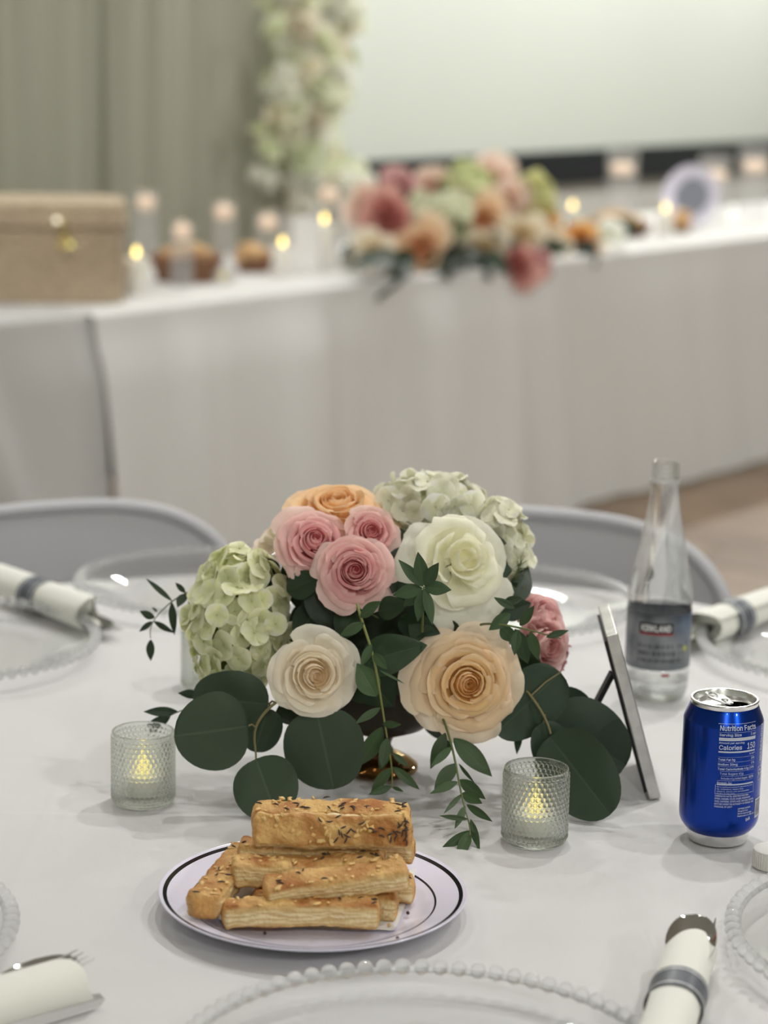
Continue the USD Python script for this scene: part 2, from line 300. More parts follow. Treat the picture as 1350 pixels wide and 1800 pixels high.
# ================================================================ chairs
def chair(label, top, face):
    to = unit(V(face[0] - top[0], face[1] - top[1], 0)); yaw = math.atan2(to[1], to[0]) + PI / 2
    h = top[2] - .010; t = thing('folding_chair', label, 'chair', (top[0], top[1], 0), rz(yaw))
    W, z0 = .252, .47
    pts = [(-W + .03, z0)] + [(-W, z0 + .04)]
    a = np.linspace(0, PI / 2, 16); e = .62
    cx, ch = W, .235                                   # broad rounded shoulders
    pts += [(-cx * (math.cos(k) ** e if k < PI / 2 - 1e-6 else 0), h - ch + ch * math.sin(k) ** e) for k in a]
    full = pts + [(-x, z) for x, z in pts[::-1]]
    pl = sg.Polygon(full).buffer(0)
    v, f = extr(pl, .012); v = v[:, [0, 2, 1]] * V(1, -1, 1)   # x, depth, z
    bend = lambda v: np.stack([v[:, 0], v[:, 1] - .10 * (v[:, 0] / W) ** 2 * .35 + (v[:, 2] - h) * .16, v[:, 2]], 1)
    sub = trimesh.Trimesh(*(v, f)).subdivide_to_size(.05)
    obj('backrest', (bend(np.array(sub.vertices)), np.array(sub.faces)), M_CHAIR, t)
    ring = np.array([(x, -.008, z) for x, z in full]); ring = np.vstack([ring])
    obj('backrest_rim', tube(bend(spline(ring, 90)), .0095, 10), M_CHAIR, t)
    seat = sg.box(-.2, -.41, .2, -.04).buffer(.03); obj('seat', mv(extr(seat, .03), (0, -.05, .43)), M_CHAIR, t)
    for sx in (-1, 1):
        obj('leg', tube(spline([V(sx * .215, -.06, .62), V(sx * .215, -.2, .36), V(sx * .215, -.46, .01)], 12), .011), M_CHAIRLEG, t)
        obj('leg', tube(spline([V(sx * .2, -.36, .44), V(sx * .2, -.15, .2), V(sx * .2, .04, .01)], 12), .011), M_CHAIRLEG, t)
    return t
chair('white plastic folding chair pushed up behind the clear bottle, right of the flowers', on(970, 889, .82), TC)
chair('white plastic folding chair behind the far left beaded charger', on(82, 877, .82), TC)
# ================================================================ flower makers
def bez(a, b, c, d, t): s = 1 - t; return a * s ** 3 + 3 * b * s * s * t + 3 * c * s * t * t + d * t ** 3
def rose(R, N, seed, cin, cmid, cout, depth=.8, curl=.22, roll=.07, ruff=.05, pw=.85, h1=.12, h2=.42, w_in=1.7, w_out=.72, point=.05, nu=21, nv=17, pale=.45, spiral=.10, lip=1.0, notch=.0, off=(0, 0)):
    """petals of a garden rose that opens along +z, its rim plane near z = 0: a list of (vertices, triangles, colours)"""
    g = np.random.default_rng(seed); out = []
    u = np.linspace(-1, 1, nu); v = np.r_[np.linspace(0, .72, nv - 8), np.linspace(.76, 1, 8)] if nv > 11 else np.linspace(0, 1, nv) ** .8; U, Vv = np.meshgrid(u, v, indexing='ij'); F = tris(quads(nu, nv))
    cin, cmid, cout = (np.asarray(c, float) for c in (cin, cmid, cout)); ph = 0.0
    for i in range(N):
        t = (i + .5) / N; ph += 2.39996 + g.normal() * .30; jit = 1 + g.normal() * .05
        rho = R * (.05 + .95 * t ** pw) * jit
        h = R * (h1 * math.sin(PI * min(1, .15 + t * 1.05)) - h2 * t ** 2.6 + g.normal() * .025)
        W = lerp(w_in, w_out, t ** .55) * (1 + g.normal() * .12)
        cu = lerp(-.16, curl, float(sstep(.2, 1, t))) + g.normal() * .04; zb = -R * lerp(.24, depth, float(sstep(.05, .6, t)))
        ve = Vv * (1 - (.10 + .12 * t) * np.abs(U) ** 3); sp_ = float(sstep(.12, .5, t))
        r = bez(.03 * R, lerp(rho * 1.1 + .05 * R, rho * .74, sp_), lerp(rho * 1.02, rho * .92, sp_), rho * (1 + cu), ve)
        z = bez(zb, zb + .08 * R, lerp(h, zb, .38), h - max(cu, 0) * rho * .25, ve)
        amt = float(sstep(.10, .45, t)) * abs(1 + .55 * g.normal()); side = g.normal() * .5
        rw = np.clip(1 + side * U + .9 * (noise(np.stack([U * 1.7 + seed, 0 * U + i, 0 * U], -1), seed + 2) - .5), 0, 2)   # how far the lip rolls, along the rim
        k = np.clip((ve - .80) / .20, 0, 1); ang = k * 2.3 * np.minimum(rw, 1.25); ro = roll * R * amt
        r = r + ro * np.sin(ang); z = z - ro * (1 - np.cos(ang)) - .25 * ro * k * np.abs(U) ** 2                             # the lip rolls over and back down
        z = z + point * R * (np.exp(-(U / .20) ** 2) - .35 * np.exp(-((np.abs(U) - .5) / .2) ** 2)) * Vv ** 8 * t * (1 + .6 * g.normal())
        r = r * (1 + spiral * U * (1 - .4 * t))
        q = np.stack([U * 2.0, Vv * 1.6, np.full_like(U, seed * 7.1 + i * 1.9)], -1); nz = fbm(q, 3, seed) - .5
        fine = noise(np.stack([U * 7, Vv * 1.2, np.full_like(U, i * 3.3)], -1), seed + 5) - .5
        rf = ruff * (.22 + .78 * t); r = r + rf * R * Vv ** 2 * (2 * nz + .6 * fine); z = z + rf * R * Vv ** 3 * (1.6 * nz - .8 * fine)
        if notch: z = z + notch * R * Vv ** 6 * (np.abs(((U * 4 + i * .37) % 1) - .5) - .25)
        wf = .32 + .68 * np.sin(np.minimum(ve / .62, 1) * PI / 2); P = ph + W * U * wf
        c0 = lerp(cin, cmid, min(1, t * 2)) if t < .5 else lerp(cmid, cout, (t - .5) * 2); c1 = lerp(c0, cout, pale)
        e = np.clip((np.maximum(Vv, .82) - .82) / .18, 0, 1)[..., None]; C = c0 + (c1 - c0) * (Vv ** 2.2)[..., None]; C = lerp(C, cout * 1.02, .55 * lip * e)
        C = C * (1 + .14 * nz[..., None]) * (1 + .05 * np.sin(U * 26 + 3 * nz * 4) * (1 - Vv))[..., None]                     # fine veins
        of = (1 - t) ** 1.3 * R * Vv; out.append((np.stack([r * np.cos(P) + off[0] * of, r * np.sin(P) + off[1] * of, z], -1).reshape(-1, 3), F, C.reshape(-1, 3)))
    ext = np.percentile(np.concatenate([np.hypot(v[:, 0], v[:, 1]) for v, f, c in out]), 98.5); k = R / ext
    return [(v * k, f, c) for v, f, c in out]
def sepals(R, depth):
    o = []
    for k in range(5):
        a = k * 2 * PI / 5; s = np.linspace(0, 1, 6)
        c = np.stack([np.cos(a) * (.05 + .4 * s) * R, np.sin(a) * (.05 + .4 * s) * R, -depth * R - .02 * R + .18 * R * s ** 2], 1); w = .12 * R * np.sin(PI * (.2 + .8 * s)); sd = V(-math.sin(a), math.cos(a), 0)
        o.append((np.stack([c - sd * w[:, None], c + sd * w[:, None]], 1).reshape(-1, 3), tris(quads(6, 2))))
    o.append(mv(ball(.13 * R, 2), (0, 0, -depth * R - .03 * R)))
    return join(o)
def put_rose(name, label, cat, pos, R, face, twist=0, stem_to=None, group=None, **kw):
    rot = frame(face, twist); t = thing(name, label, cat, pos, rot, 1.0, group)
    o_ = kw.pop('off', (0, 0)); c_, s_ = math.cos(twist), math.sin(twist); kw['off'] = (c_ * o_[0] + s_ * o_[1], -s_ * o_[0] + c_ * o_[1])
    for v, f, c in rose(R, **kw): obj('petal', (v, f), M_PETAL, t, True, c)
    d = kw.get('depth', .8); obj('calyx', sepals(R, d), M_STEM, t)
    if stem_to is not None:
        e = rot.T @ (np.asarray(stem_to) - pos); obj('stem', tube(spline([V(0, 0, -d * R), V(0, 0, -d * R - .02) , e], 10), .0022, 6), M_STEM, t)
    return t
def floret(r, seed, c0, c1):
    g = np.random.default_rng(seed); parts, cols = [], []; nu, nv = 7, 7
    u = np.linspace(-1, 1, nu); v = np.linspace(0, 1, nv); U, W = np.meshgrid(u, v, indexing='ij')
    for k in range(4):
        a = k * PI / 2 + g.normal() * .1; w = .80 * r * np.sqrt(np.clip(np.sin(PI * (.07 + .86 * W)), 0, 1)); L = r * (1 - .10 * U ** 2 * W)
        x = L * W; y = U * w; z = r * (.18 * W * (1 - W) * 2 + .10 * U ** 2 * W + .06 * g.normal() * W) + r * .04 * (k % 2) + .06 * r * noise(np.stack([U * 2, W * 2, 0 * U + seed + k], -1), seed)
        P = np.stack([x, y, z], -1).reshape(-1, 3) @ rz(a).T; parts.append((P, tris(quads(nu, nv))))
        q = (.86 + .14 * W + .10 * (noise(np.stack([U * 3, W * 3, 0 * U + k], -1), seed) - .5)).reshape(-1, 1)
        cols.append(lerp(c1, c0, np.clip(W.reshape(-1, 1) * 1.2, 0, 1)) * q)
    b = ball(.10 * r, 1, (0, 0, .07 * r)); parts.append(b); cols.append(np.tile(np.asarray(c1) * .8, (len(b[0]), 1)))
    return join(parts), np.vstack(cols)
def hydrangea(label, pos, ax, face, n, fr, seed, c0, c1, core, up=(0, 0, 1), stem_to=None, group=None, spread=.62, variants=6):
    """ax: half sizes across, along up, along face"""
    rot = frame(face, 0, up); t = thing('hydrangea', label, 'flower', pos, rot, 1.0, group); g = np.random.default_rng(seed)
    cv, cf = ball(1, 3); cv = cv * V(ax[0], ax[1], ax[2]) * .74; obj('flower_core', (cv, cf), core, t)
    ga = PI * (3 - 5 ** .5)
    fl = [floret(fr, seed * 10 + k, np.asarray(c0) * (1 + g.normal() * .07), np.asarray(c1) * (1 + g.normal() * .05)) for k in range(variants)]
    for i in range(n):
        cz = 1 - (1 + spread) * (i + .5) / n; sr = math.sqrt(1 - cz * cz); a = i * ga + g.normal() * .10
        d = V(sr * math.cos(a), sr * math.sin(a), cz); p = d * V(*ax) * (.84 + .19 * g.random()); nn = unit(d / V(*ax) + g.normal(size=3) * 4.5)
        nn = unit(unit(d / V(*ax)) + g.normal(size=3) * .36)
        (v, f), c = fl[g.integers(variants)]
        obj('floret', mv((v * (.80 + .42 * g.random()), f), p, frame(nn, g.random() * 6)), M_FLORET, t, True, c * (1 + g.normal() * .05))
    if stem_to is not None: obj('stem', tube(spline([V(0, 0, 0), (rot.T @ (np.asarray(stem_to) - pos))], 8), .004, 6), M_STEM, t)
    return t
AC = np.array([-1, -.72, -.40, -.05, -.010, .010, .05, .40, .72, 1.0])
def leaf_mesh(base, tip, width, shape='round', normal=(0, -1, .35), fold=.12, bend=.10, col=(.05, .1, .05), seed=0, ns=17, vein=1.35):
    base, tip = np.asarray(base, float), np.asarray(tip, float); L = np.linalg.norm(tip - base); d = (tip - base) / L
    n = np.asarray(normal, float); n = unit(n - d * (n @ d)); sd = np.cross(d, n); s = (1 - np.cos(np.linspace(0, PI, ns))) / 2
    if shape == 'round': w = np.clip(2 * np.sqrt(np.clip(s * (1 - s), 0, 1)), 0, 1) ** .85; w = w * (1 - .18 * (s - .4))
    elif shape == 'ovate': w = np.sin(PI * s ** .72) ** .8
    else: w = np.sin(PI * s ** .85) ** .95
    w = np.maximum(w, .008)
    S, A = np.meshgrid(s, AC, indexing='ij'); Wd = (w * width / 2)[:, None] * A
    wav = (noise(np.stack([S * 3, A * 2, 0 * S + seed * 1.7], -1), seed) - .5) * .10 * width
    hgt = fold * np.abs(Wd) + wav * np.abs(A) - bend * L * (S ** 2 - S * .3)
    P = base + d * (S * L)[..., None] + sd * Wd[..., None] + n * hgt[..., None]
    c = np.asarray(col, float); q = 1 + .22 * (fbm(np.stack([S * 4, A * 3, 0 * S + seed], -1), 3, seed + 2) - .5)
    C = c * q[..., None]; vm = (np.abs(A) < .05)[..., None]; C = np.where(vm, c * vein + .006, C)
    return (P.reshape(-1, 3), tris(quads(ns, len(AC)))), C.reshape(-1, 3)
G_DOLLAR, G_WIL, G_SALAL, G_PALE = lin(60, 76, 58), lin(62, 84, 50), lin(36, 54, 32), lin(112, 132, 88)
# ================================================================ centrepiece on the round table
VB = on(669, 1353); VX, VY = VB[0], VB[1]
vase = thing('pedestal_vase', 'smoked glass pedestal vase holding the rose centrepiece, amber foot', 'vase', VB)
obj('bowl', lathe([(0, .0345), (.020, .036), (.040, .044), (.058, .060), (.068, .080), (.071, .105), (.0690, .105), (.066, .081), (.056, .063), (.038, .0475), (.018, .0395), (0, .039)], 72), M_SMOKE, vase)
obj('vase_stem', lathe([(0, .0335), (.012, .033), (.0095, .028), (.0085, .024), (.011, .021), (.0115, .0185), (0, .0185)], 48), M_SMOKE, vase)
obj('foot', lathe([(0, .0175), (.012, .0175), (.020, .0150), (.029, .0095), (.0335, .0055), (.0335, .002), (.031, .0), (0, .0)], 72), M_AMBER, vase)
fm = trimesh.creation.icosphere(3, 1.0); fv = np.array(fm.vertices); fv = fv * V(.060, .060, .062) * (1 + .08 * (fbm(fv * 3, 3, 2) - .5)[:, None]) + V(0, 0, .112)
fv[:, 2] = np.maximum(fv[:, 2], .0475 + 4 * (np.hypot(fv[:, 0], fv[:, 1])) ** 2)
ff = obj('floral_foam', (fv, np.array(fm.faces)), M_FOAM); tag(ff, 'dark green floral foam filling the smoked glass pedestal vase', 'foam'); UsdGeom.Xformable(ff).AddTranslateOp().Set(Gf.Vec3d(*VB.tolist()))
HUB = VB + V(0, 0, .10)
def P(x, y, dy=0.0): return aty(x, y, VY + dy)
def size(px, dy=0.0): return px * mpp(VY + dy)
GB = 'roses of the table centrepiece'
pk = dict(cin=lin(226, 120, 128), cmid=lin(234, 142, 148), cout=lin(252, 222, 214), pale=.45, depth=.6)
put_rose('rose', 'dusty pink rose at left of the three pink roses clustered on top', 'rose', P(553, 950, -.055), size(66), (.10, -.80, .55), .3, HUB, GB, N=42, seed=3, off=(.06, .12), ruff=.07, roll=.085, pw=.80, h1=.05, h2=.5, **pk)
put_rose('rose', 'dusty pink rose lowest of the three pink roses, facing front', 'rose', P(622, 1003, -.085), size(67), (.02, -.93, .32), 1.2, HUB, GB, N=44, seed=4, off=(.05, .03), ruff=.08, roll=.085, pw=.80, h1=.05, h2=.5, **pk)
put_rose('rose', 'smallest dusty pink rose at right of the pink cluster', 'rose', P(655, 932, -.045), size(47), (.22, -.82, .5), 2.1, HUB, GB, N=34, seed=5, ruff=.06, roll=.08, pw=.85, h1=.02, h2=.3, **{**pk, 'pale': .5})
put_rose('rose', 'apricot orange rose at the top back behind the pink roses', 'rose', P(594, 887, .0), size(103), (.02, -.34, .94), .5, HUB, GB, N=34, seed=6, cin=lin(248, 196, 124), cmid=lin(250, 206, 142), cout=lin(248, 222, 188), ruff=.09, roll=.10, h1=.30, h2=.30, depth=.7, curl=.3, pale=.5)
put_rose('rose', 'pale blush cream rose at upper left edge behind pink roses', 'rose', P(487, 928, .02), size(62), (-.45, -.25, .85), .9, HUB, GB, N=24, seed=7, cin=lin(250, 246, 226), cmid=lin(252, 248, 232), cout=lin(248, 232, 216), ruff=.07, roll=.10, h1=.1, h2=.4)
put_rose('rose', 'largest white rose with wide open petals, upper right of centrepiece', 'rose', P(811, 984, -.075), size(103), (.30, -.86, .36), 2.6, HUB, GB, N=16, seed=8, off=(.16, .06), cin=lin(252, 248, 218), cmid=lin(253, 250, 226), cout=lin(254, 252, 238), ruff=.12, roll=.12, pw=.92, h1=.20, h2=.50, w_in=1.35, w_out=.95, depth=.6, point=.14)
put_rose('rose', 'peach yellow rose with pale outer petals, front right above the votive', 'rose', P(822, 1203, -.105), size(97), (.06, -.97, .18), .2, HUB, GB, N=44, seed=9, off=(.06, .0), cin=lin(250, 206, 128), cmid=lin(252, 212, 142), cout=lin(253, 236, 214), ruff=.085, roll=.09, pw=.92, h1=.06, h2=.34, w_out=.85, depth=.5, pale=.25, point=.09)
put_rose('rose', 'ivory cream rose with buff centre, front left beside the green hydrangea', 'rose', P(548, 1186, -.115), size(75), (.03, -.97, .20), 1.7, HUB, GB, N=32, seed=10, off=(.16, -.04), cin=lin(252, 230, 194), cmid=lin(252, 238, 212), cout=lin(254, 247, 234), depth=.55, ruff=.07, roll=.06, pw=.88, h1=.08, h2=.42, w_in=1.5, w_out=.85, pale=.35, point=.08)
car = dict(cin=lin(242, 184, 184), cmid=lin(247, 206, 204), cout=lin(251, 224, 220), curl=.05, pale=.4)
put_rose('spray_rose', 'upper soft pink ruffled bloom on the right edge of centrepiece', 'flower', P(960, 1076, -.01), size(51), (.55, -.55, .62), .4, HUB, GB, N=30, seed=11, ruff=.14, roll=.02, h1=.25, h2=.35, depth=1.0, **car)
put_rose('spray_rose', 'lower soft pink bloom on the right edge, behind thin green leaves', 'flower', P(964, 1136, -.03), size(59), (.50, -.85, .12), 1.1, HUB, GB, N=30, seed=12, ruff=.13, roll=.02, h1=.25, h2=.3, depth=.8, w_out=.8, **car)
put_rose('carnation', 'mauve pink carnation with jagged petal edges, lowest on right', 'flower', P(987, 1162, .01), size(44), (.85, -.35, -.25), .6, HUB, GB, N=34, seed=13, cin=lin(206, 136, 142), cmid=lin(214, 150, 156), cout=lin(222, 166, 170), ruff=.24, roll=.0, curl=.1, h1=.1, h2=.3, depth=.7, point=.16)
CG = plain('hydrangea_core_green', lin(104, 122, 60), .8); CW = plain('hydrangea_core_white', lin(206, 210, 176), .8)
hl, hc = lin(250, 250, 222), lin(234, 239, 184)
hydrangea('lime green hydrangea head on the left side of the centrepiece', P(420, 1096, -.035), (size(86), size(128), size(74)), (-.28, -.93, .18), 120, size(23), 31, hl, hc, CG, stem_to=HUB)
hydrangea('white hydrangea head at the top back of the centrepiece', P(757, 895, .035), (size(94), size(60), size(62)), (.02, -.80, .6), 66, size(24), 32, lin(253, 252, 238), lin(248, 248, 222), CW, stem_to=HUB)
hydrangea('white hydrangea head behind the white rose, right edge', P(880, 958, .02), (size(50), size(78), size(50)), (.45, -.82, .3), 56, size(21), 33, lin(253, 252, 236), lin(247, 247, 218), CW, stem_to=HUB)

# ---------------------------------------------------------------- eucalyptus and other greenery, each sprig a thing
lr = np.random.default_rng(77)
def sprig(name, label, stem, leaves, col, shape, stem_r=.0011, group=None, nrm=(0, -1, .3), hub=None, stem_mat=M_STEM, cat='greenery', fold=.12, bend=.08, tint=.12):
    """stem: [(px, py, dy)], leaves: [(base px, py, dy, tip px, py, dy, width px)]"""
    sp = [P(*q) for q in stem]
    if hub is not None and shape == 'round': sp = [P(stem[0][0] + 5, stem[0][1] + 30, stem[0][2] + .045)] + sp
    o = sp[0]; t = thing(name, label, cat, o, None, 1.0, group)
    cv = spline(sp, 30); obj('stem', tube(cv - o, np.linspace(stem_r * 1.3, stem_r * .6, 30), 6), stem_mat, t)
    for k, (bx, by, bd, tx, ty, td, wpx) in enumerate(leaves):
        b, tp = P(bx, by, bd), P(tx, ty, td); c = np.asarray(col) * (1 + lr.normal() * tint)
        nn = np.asarray(nrm, float) + lr.normal(size=3) * .22
        (v, f), cc = leaf_mesh(b - o, tp - o, size(wpx, bd), shape, nn, fold, bend * (1 + .5 * lr.normal()), c, int(lr.integers(1, 9999)))
        lf = obj('leaf', (v, f), M_LEAF, t, True, cc)
        if wpx > 60:                                      # petiole
            j = np.argmin(np.linalg.norm(cv - b, axis=1)); q = cv[j]
            if np.linalg.norm(q - b) > .004: obj('petiole', tube([q - o, (q + b) / 2 - o + V(0, 0, .002), b - o], .0008, 6), stem_mat, t)
    return t
ES = plain('eucalyptus_stem', lin(120, 112, 72), .5)
sprig('eucalyptus_branch', 'silver-dollar eucalyptus branch with big round leaves, front left of centrepiece',
      [(520, 1215, -.085), (470, 1248, -.105), (448, 1285, -.112), (449, 1318, -.115), (450, 1334, -.118)],
      [(436, 1276, -.115, 307, 1296, -.13, 152), (472, 1238, -.09, 338, 1225, -.085, 112), (450, 1334, -.118, 487, 1438, -.142, 124), (471, 1245, -.085, 448, 1322, -.08, 74)],
      G_DOLLAR, 'round', .0016, hub=HUB, stem_mat=ES, fold=.05, bend=.05, tint=.06)
sprig('eucalyptus_branch', 'single large round eucalyptus leaf hanging below the ivory cream rose', [(575, 1215, -.085), (556, 1247, -.105)], [(556, 1247, -.105, 586, 1388, -.118, 154)], G_DOLLAR, 'round', .0014, hub=HUB, stem_mat=ES, fold=.05, bend=.04, tint=.03)
sprig('eucalyptus_branch', 'silver-dollar eucalyptus branch with round leaves beside the silver frame, right',
      [(900, 1190, -.06), (945, 1240, -.085), (968, 1290, -.095)],
      [(985, 1182, -.07, 872, 1290, -.085, 116), (948, 1245, -.07, 1040, 1255, -.04, 92), (960, 1262, -.075, 1100, 1345, -.075, 150), (966, 1295, -.095, 1072, 1432, -.138, 136), (955, 1270, -.085, 985, 1370, -.085, 74)],
      lin(48, 66, 48), 'round', .0016, hub=HUB, stem_mat=ES, fold=.05, bend=.05, tint=.08)
sprig('willow_eucalyptus_sprig', 'narrow-leaved sprig trailing down the middle of the centrepiece past the vase foot',
      [(628, 1062, -.10), (641, 1105, -.112), (655, 1150, -.118), (665, 1200, -.118), (673, 1250, -.112), (681, 1300, -.108), (688, 1345, -.108), (689, 1385, -.108)],
      [(640, 1095, -.112, 597, 1118, -.115, 20), (633, 1085, -.11, 668, 1056, -.12, 24), (654, 1132, -.118, 634, 1172, -.125, 16), (656, 1148, -.118, 680, 1176, -.128, 18), (662, 1224, -.118, 628, 1166, -.115, 44),
       (667, 1178, -.118, 712, 1202, -.12, 5), (669, 1244, -.113, 624, 1272, -.122, 15), (672, 1273, -.11, 704, 1274, -.12, 14), (672, 1278, -.105, 632, 1348, -.108, 36), (681, 1296, -.11, 671, 1350, -.12, 21), (684, 1300, -.105, 668, 1358, -.104, 22),
       (690, 1324, -.108, 719, 1348, -.11, 12), (690, 1348, -.108, 738, 1388, -.115, 18), (688, 1350, -.108, 652, 1392, -.112, 20), (689, 1382, -.108, 648, 1397, -.118, 15), (689, 1383, -.108, 709, 1391, -.115, 7)],
      G_WIL, 'willow', .0010, hub=HUB, stem_mat=plain('young_stem', lin(130, 136, 72), .5))
sprig('willow_eucalyptus_sprig', 'narrow-leaved sprig trailing onto the cloth left of the right votive glass',
      [(770, 1250, -.09), (790, 1296, -.112), (800, 1338, -.122), (808, 1380, -.140), (817, 1420, -.158), (825, 1450, -.176), (826, 1468, -.190)],
      [(783, 1288, -.108, 757, 1352, -.118, 25), (795, 1312, -.115, 757, 1348, -.13, 15), (797, 1298, -.112, 866, 1364, -.128, 36), (803, 1342, -.124, 763, 1388, -.142, 27), (805, 1374, -.138, 757, 1394, -.150, 16), (806, 1342, -.124, 833, 1377, -.134, 8),
       (807, 1370, -.136, 853, 1404, -.155, 23), (812, 1394, -.146, 847, 1412, -.158, 21), (813, 1395, -.146, 780, 1430, -.166, 10), (818, 1416, -.157, 800, 1456, -.178, 14), (820, 1414, -.157, 865, 1444, -.172, 15),
       (823, 1440, -.171, 772, 1434, -.172, 10), (827, 1440, -.172, 843, 1496, -.198, 14), (826, 1460, -.184, 774, 1496, -.196, 18), (826, 1460, -.184, 804, 1512, -.206, 23), (826, 1460, -.184, 839, 1478, -.192, 9)],
      G_WIL, 'willow', .0010, hub=HUB)
sprig('willow_eucalyptus_sprig', 'star-shaped green sprig tip between pink roses and white rose', [(742, 1110, -.09), (744, 1060, -.125), (745, 1031, -.132)],
      [(744, 1031, -.132, 702, 985, -.135, 20), (744, 1029, -.132, 735, 972, -.135, 26), (746, 1030, -.132, 770, 990, -.14, 24), (746, 1032, -.132, 792, 1036, -.14, 26), (746, 1034, -.132, 762, 1098, -.142, 20), (744, 1036, -.13, 733, 1092, -.138, 22), (743, 1034, -.128, 690, 1046, -.13, 26), (744, 1038, -.126, 706, 1066, -.122, 24)],
      lin(56, 78, 48), 'willow', .0010, hub=HUB, bend=.15)
sprig('willow_eucalyptus_sprig', 'thin sprig arching right across the pink blooms at right', [(845, 1098, -.09), (895, 1100, -.115), (940, 1110, -.105), (986, 1123, -.09)],
      [(884, 1058, -.095, 920, 1052, -.09, 17), (897, 1078, -.11, 860, 1108, -.118, 24), (905, 1070, -.1, 868, 1050, -.1, 14), (914, 1100, -.112, 938, 1066, -.12, 18), (910, 1106, -.112, 904, 1152, -.12, 19), (932, 1110, -.108, 946, 1162, -.112, 21), (960, 1120, -.1, 1000, 1108, -.1, 13), (880, 1100, -.11, 905, 1130, -.1, 26), (905, 1105, -.1, 930, 1170, -.08, 30)],
      lin(54, 76, 46), 'willow', .0009, hub=HUB)
sprig('willow_eucalyptus_sprig', 'thin dark sprig reaching left above the cloth, upper left of green hydrangea', [(392, 1040, .0), (352, 1033, .01), (328, 1042, .012), (303, 1057, .014), (285, 1073, .014), (271, 1090, .012), (265, 1122, .008)],
      [(303, 1057, .014, 256, 1016, .02, 10), (326, 1042, .012, 308, 1024, .015, 10), (326, 1042, .012, 312, 1068, .0, 19), (354, 1031, .01, 331, 1062, .0, 21), (350, 1033, .01, 347, 1010, .01, 10), (302, 1058, .014, 306, 1117, .005, 15), (272, 1086, .012, 245, 1075, .015, 15), (268, 1092, .012, 244, 1111, .015, 10), (270, 1092, .012, 306, 1113, .0, 11), (265, 1124, .008, 264, 1162, .002, 16), (276, 1076, .013, 267, 1066, .02, 6)],
      lin(46, 62, 40), 'willow', .0007, hub=HUB)
sprig('willow_eucalyptus_sprig', 'thin dark sprig poking out above the left votive glass', [(420, 1215, -.03), (345, 1244, -.045), (314, 1251, -.05), (292, 1263, -.052)],
      [(313, 1251, -.05, 252, 1251, -.055, 18), (296, 1260, -.052, 258, 1275, -.056, 15), (352, 1222, -.045, 313, 1218, -.05, 17), (300, 1258, -.05, 262, 1288, -.05, 14)], lin(46, 66, 46), 'willow', .0007, hub=HUB)
sprig('small_leaf_sprig', 'two short narrow leaves hanging under the peach rose', [(800, 1255, -.07), (830, 1280, -.08)], [(912, 1278, -.06, 909, 1326, -.07, 15), (786, 1290, -.08, 770, 1330, -.08, 30)], lin(48, 72, 46), 'willow', .001, hub=HUB)
# broad dark filler leaves
big = [(636, 1168, -.095, 746, 1128, -.10, 82), (545, 1030, -.06, 612, 1118, -.075, 66), (505, 1040, -.06, 570, 1010, -.07, 50), (560, 1060, -.05, 520, 1130, -.07, 60), (640, 1195, -.085, 610, 1135, -.085, 60), (720, 1160, -.08, 730, 1240, -.085, 90), (640, 1180, -.08, 690, 1245, -.085, 80),
       (690, 1060, -.07, 640, 1010, -.06, 50), (720, 960, -.05, 690, 1040, -.08, 60), (770, 1090, -.07, 800, 1150, -.075, 60), (700, 1090, -.07, 770, 1110, -.09, 48), (880, 1080, -.04, 935, 1060, -.03, 40), (905, 1060, -.03, 930, 990, .0, 40), (900, 1150, -.06, 945, 1200, -.06, 70),
       (720, 1210, -.085, 760, 1270, -.09, 60), (610, 1220, -.09, 655, 1190, -.1, 60), (500, 1230, -.07, 530, 1275, -.08, 60), (600, 1240, -.085, 520, 1262, -.08, 55), (870, 1250, -.07, 930, 1235, -.07, 70), (480, 1010, -.02, 500, 1070, -.04, 60), (690, 930, -.02, 715, 985, -.05, 40),
       (535, 985, -.03, 490, 1030, -.03, 44), (620, 1075, -.07, 600, 1125, -.09, 54), (665, 1075, -.08, 715, 1060, -.09, 44), (760, 1130, -.08, 720, 1100, -.09, 46)]
for k in range(46):
    a = lr.random() * 2 * PI; r = 60 + 150 * lr.random() ** .7; x, y = 680 + r * math.cos(a) * 1.15, 1095 + r * .85 * math.sin(a); a2 = a + lr.normal() * .7
    big.append((x, y, -.045 + .05 * lr.random(), x + 55 * math.cos(a2), y + 55 * math.sin(a2), -.05 + .06 * lr.random(), 34 + 26 * lr.random()))
sprig('filler_foliage', 'broad dark green leaves filling the gaps between roses of the centrepiece', [(680, 1150, -.03), (690, 1100, -.04)], big, G_SALAL, 'ovate', .002, hub=HUB, cat='foliage', bend=.12, tint=.2)
def fern(label, x, y, dy, dx, dyy, n, seed):
    g = np.random.default_rng(seed); b = P(x, y, dy); e = P(x + dx, y + dyy, dy - .005); t = thing('asparagus_fern', label, 'greenery', b)
    obj('stem', tube(spline([V(0, 0, 0), (e - b) * .5 + V(0, 0, .002), e - b], 8), .0005, 5), M_STEM, t); nd = []
    for i in range(n):
        q = (e - b) * (i + 1) / n; d = unit(unit(e - b) * .5 + g.normal(size=3)); nd.append(tube([q, q + d * .008], [.0004, .0001], 4))
    obj('needles', join(nd), M_STEM, t, kind='stuff')
fern('wispy asparagus fern tip at right behind the white rose', 895, 1050, -.01, 20, -60, 70, 3)
fern('wispy asparagus fern tip above the green hydrangea, left', 440, 985, .0, -14, -22, 40, 4)
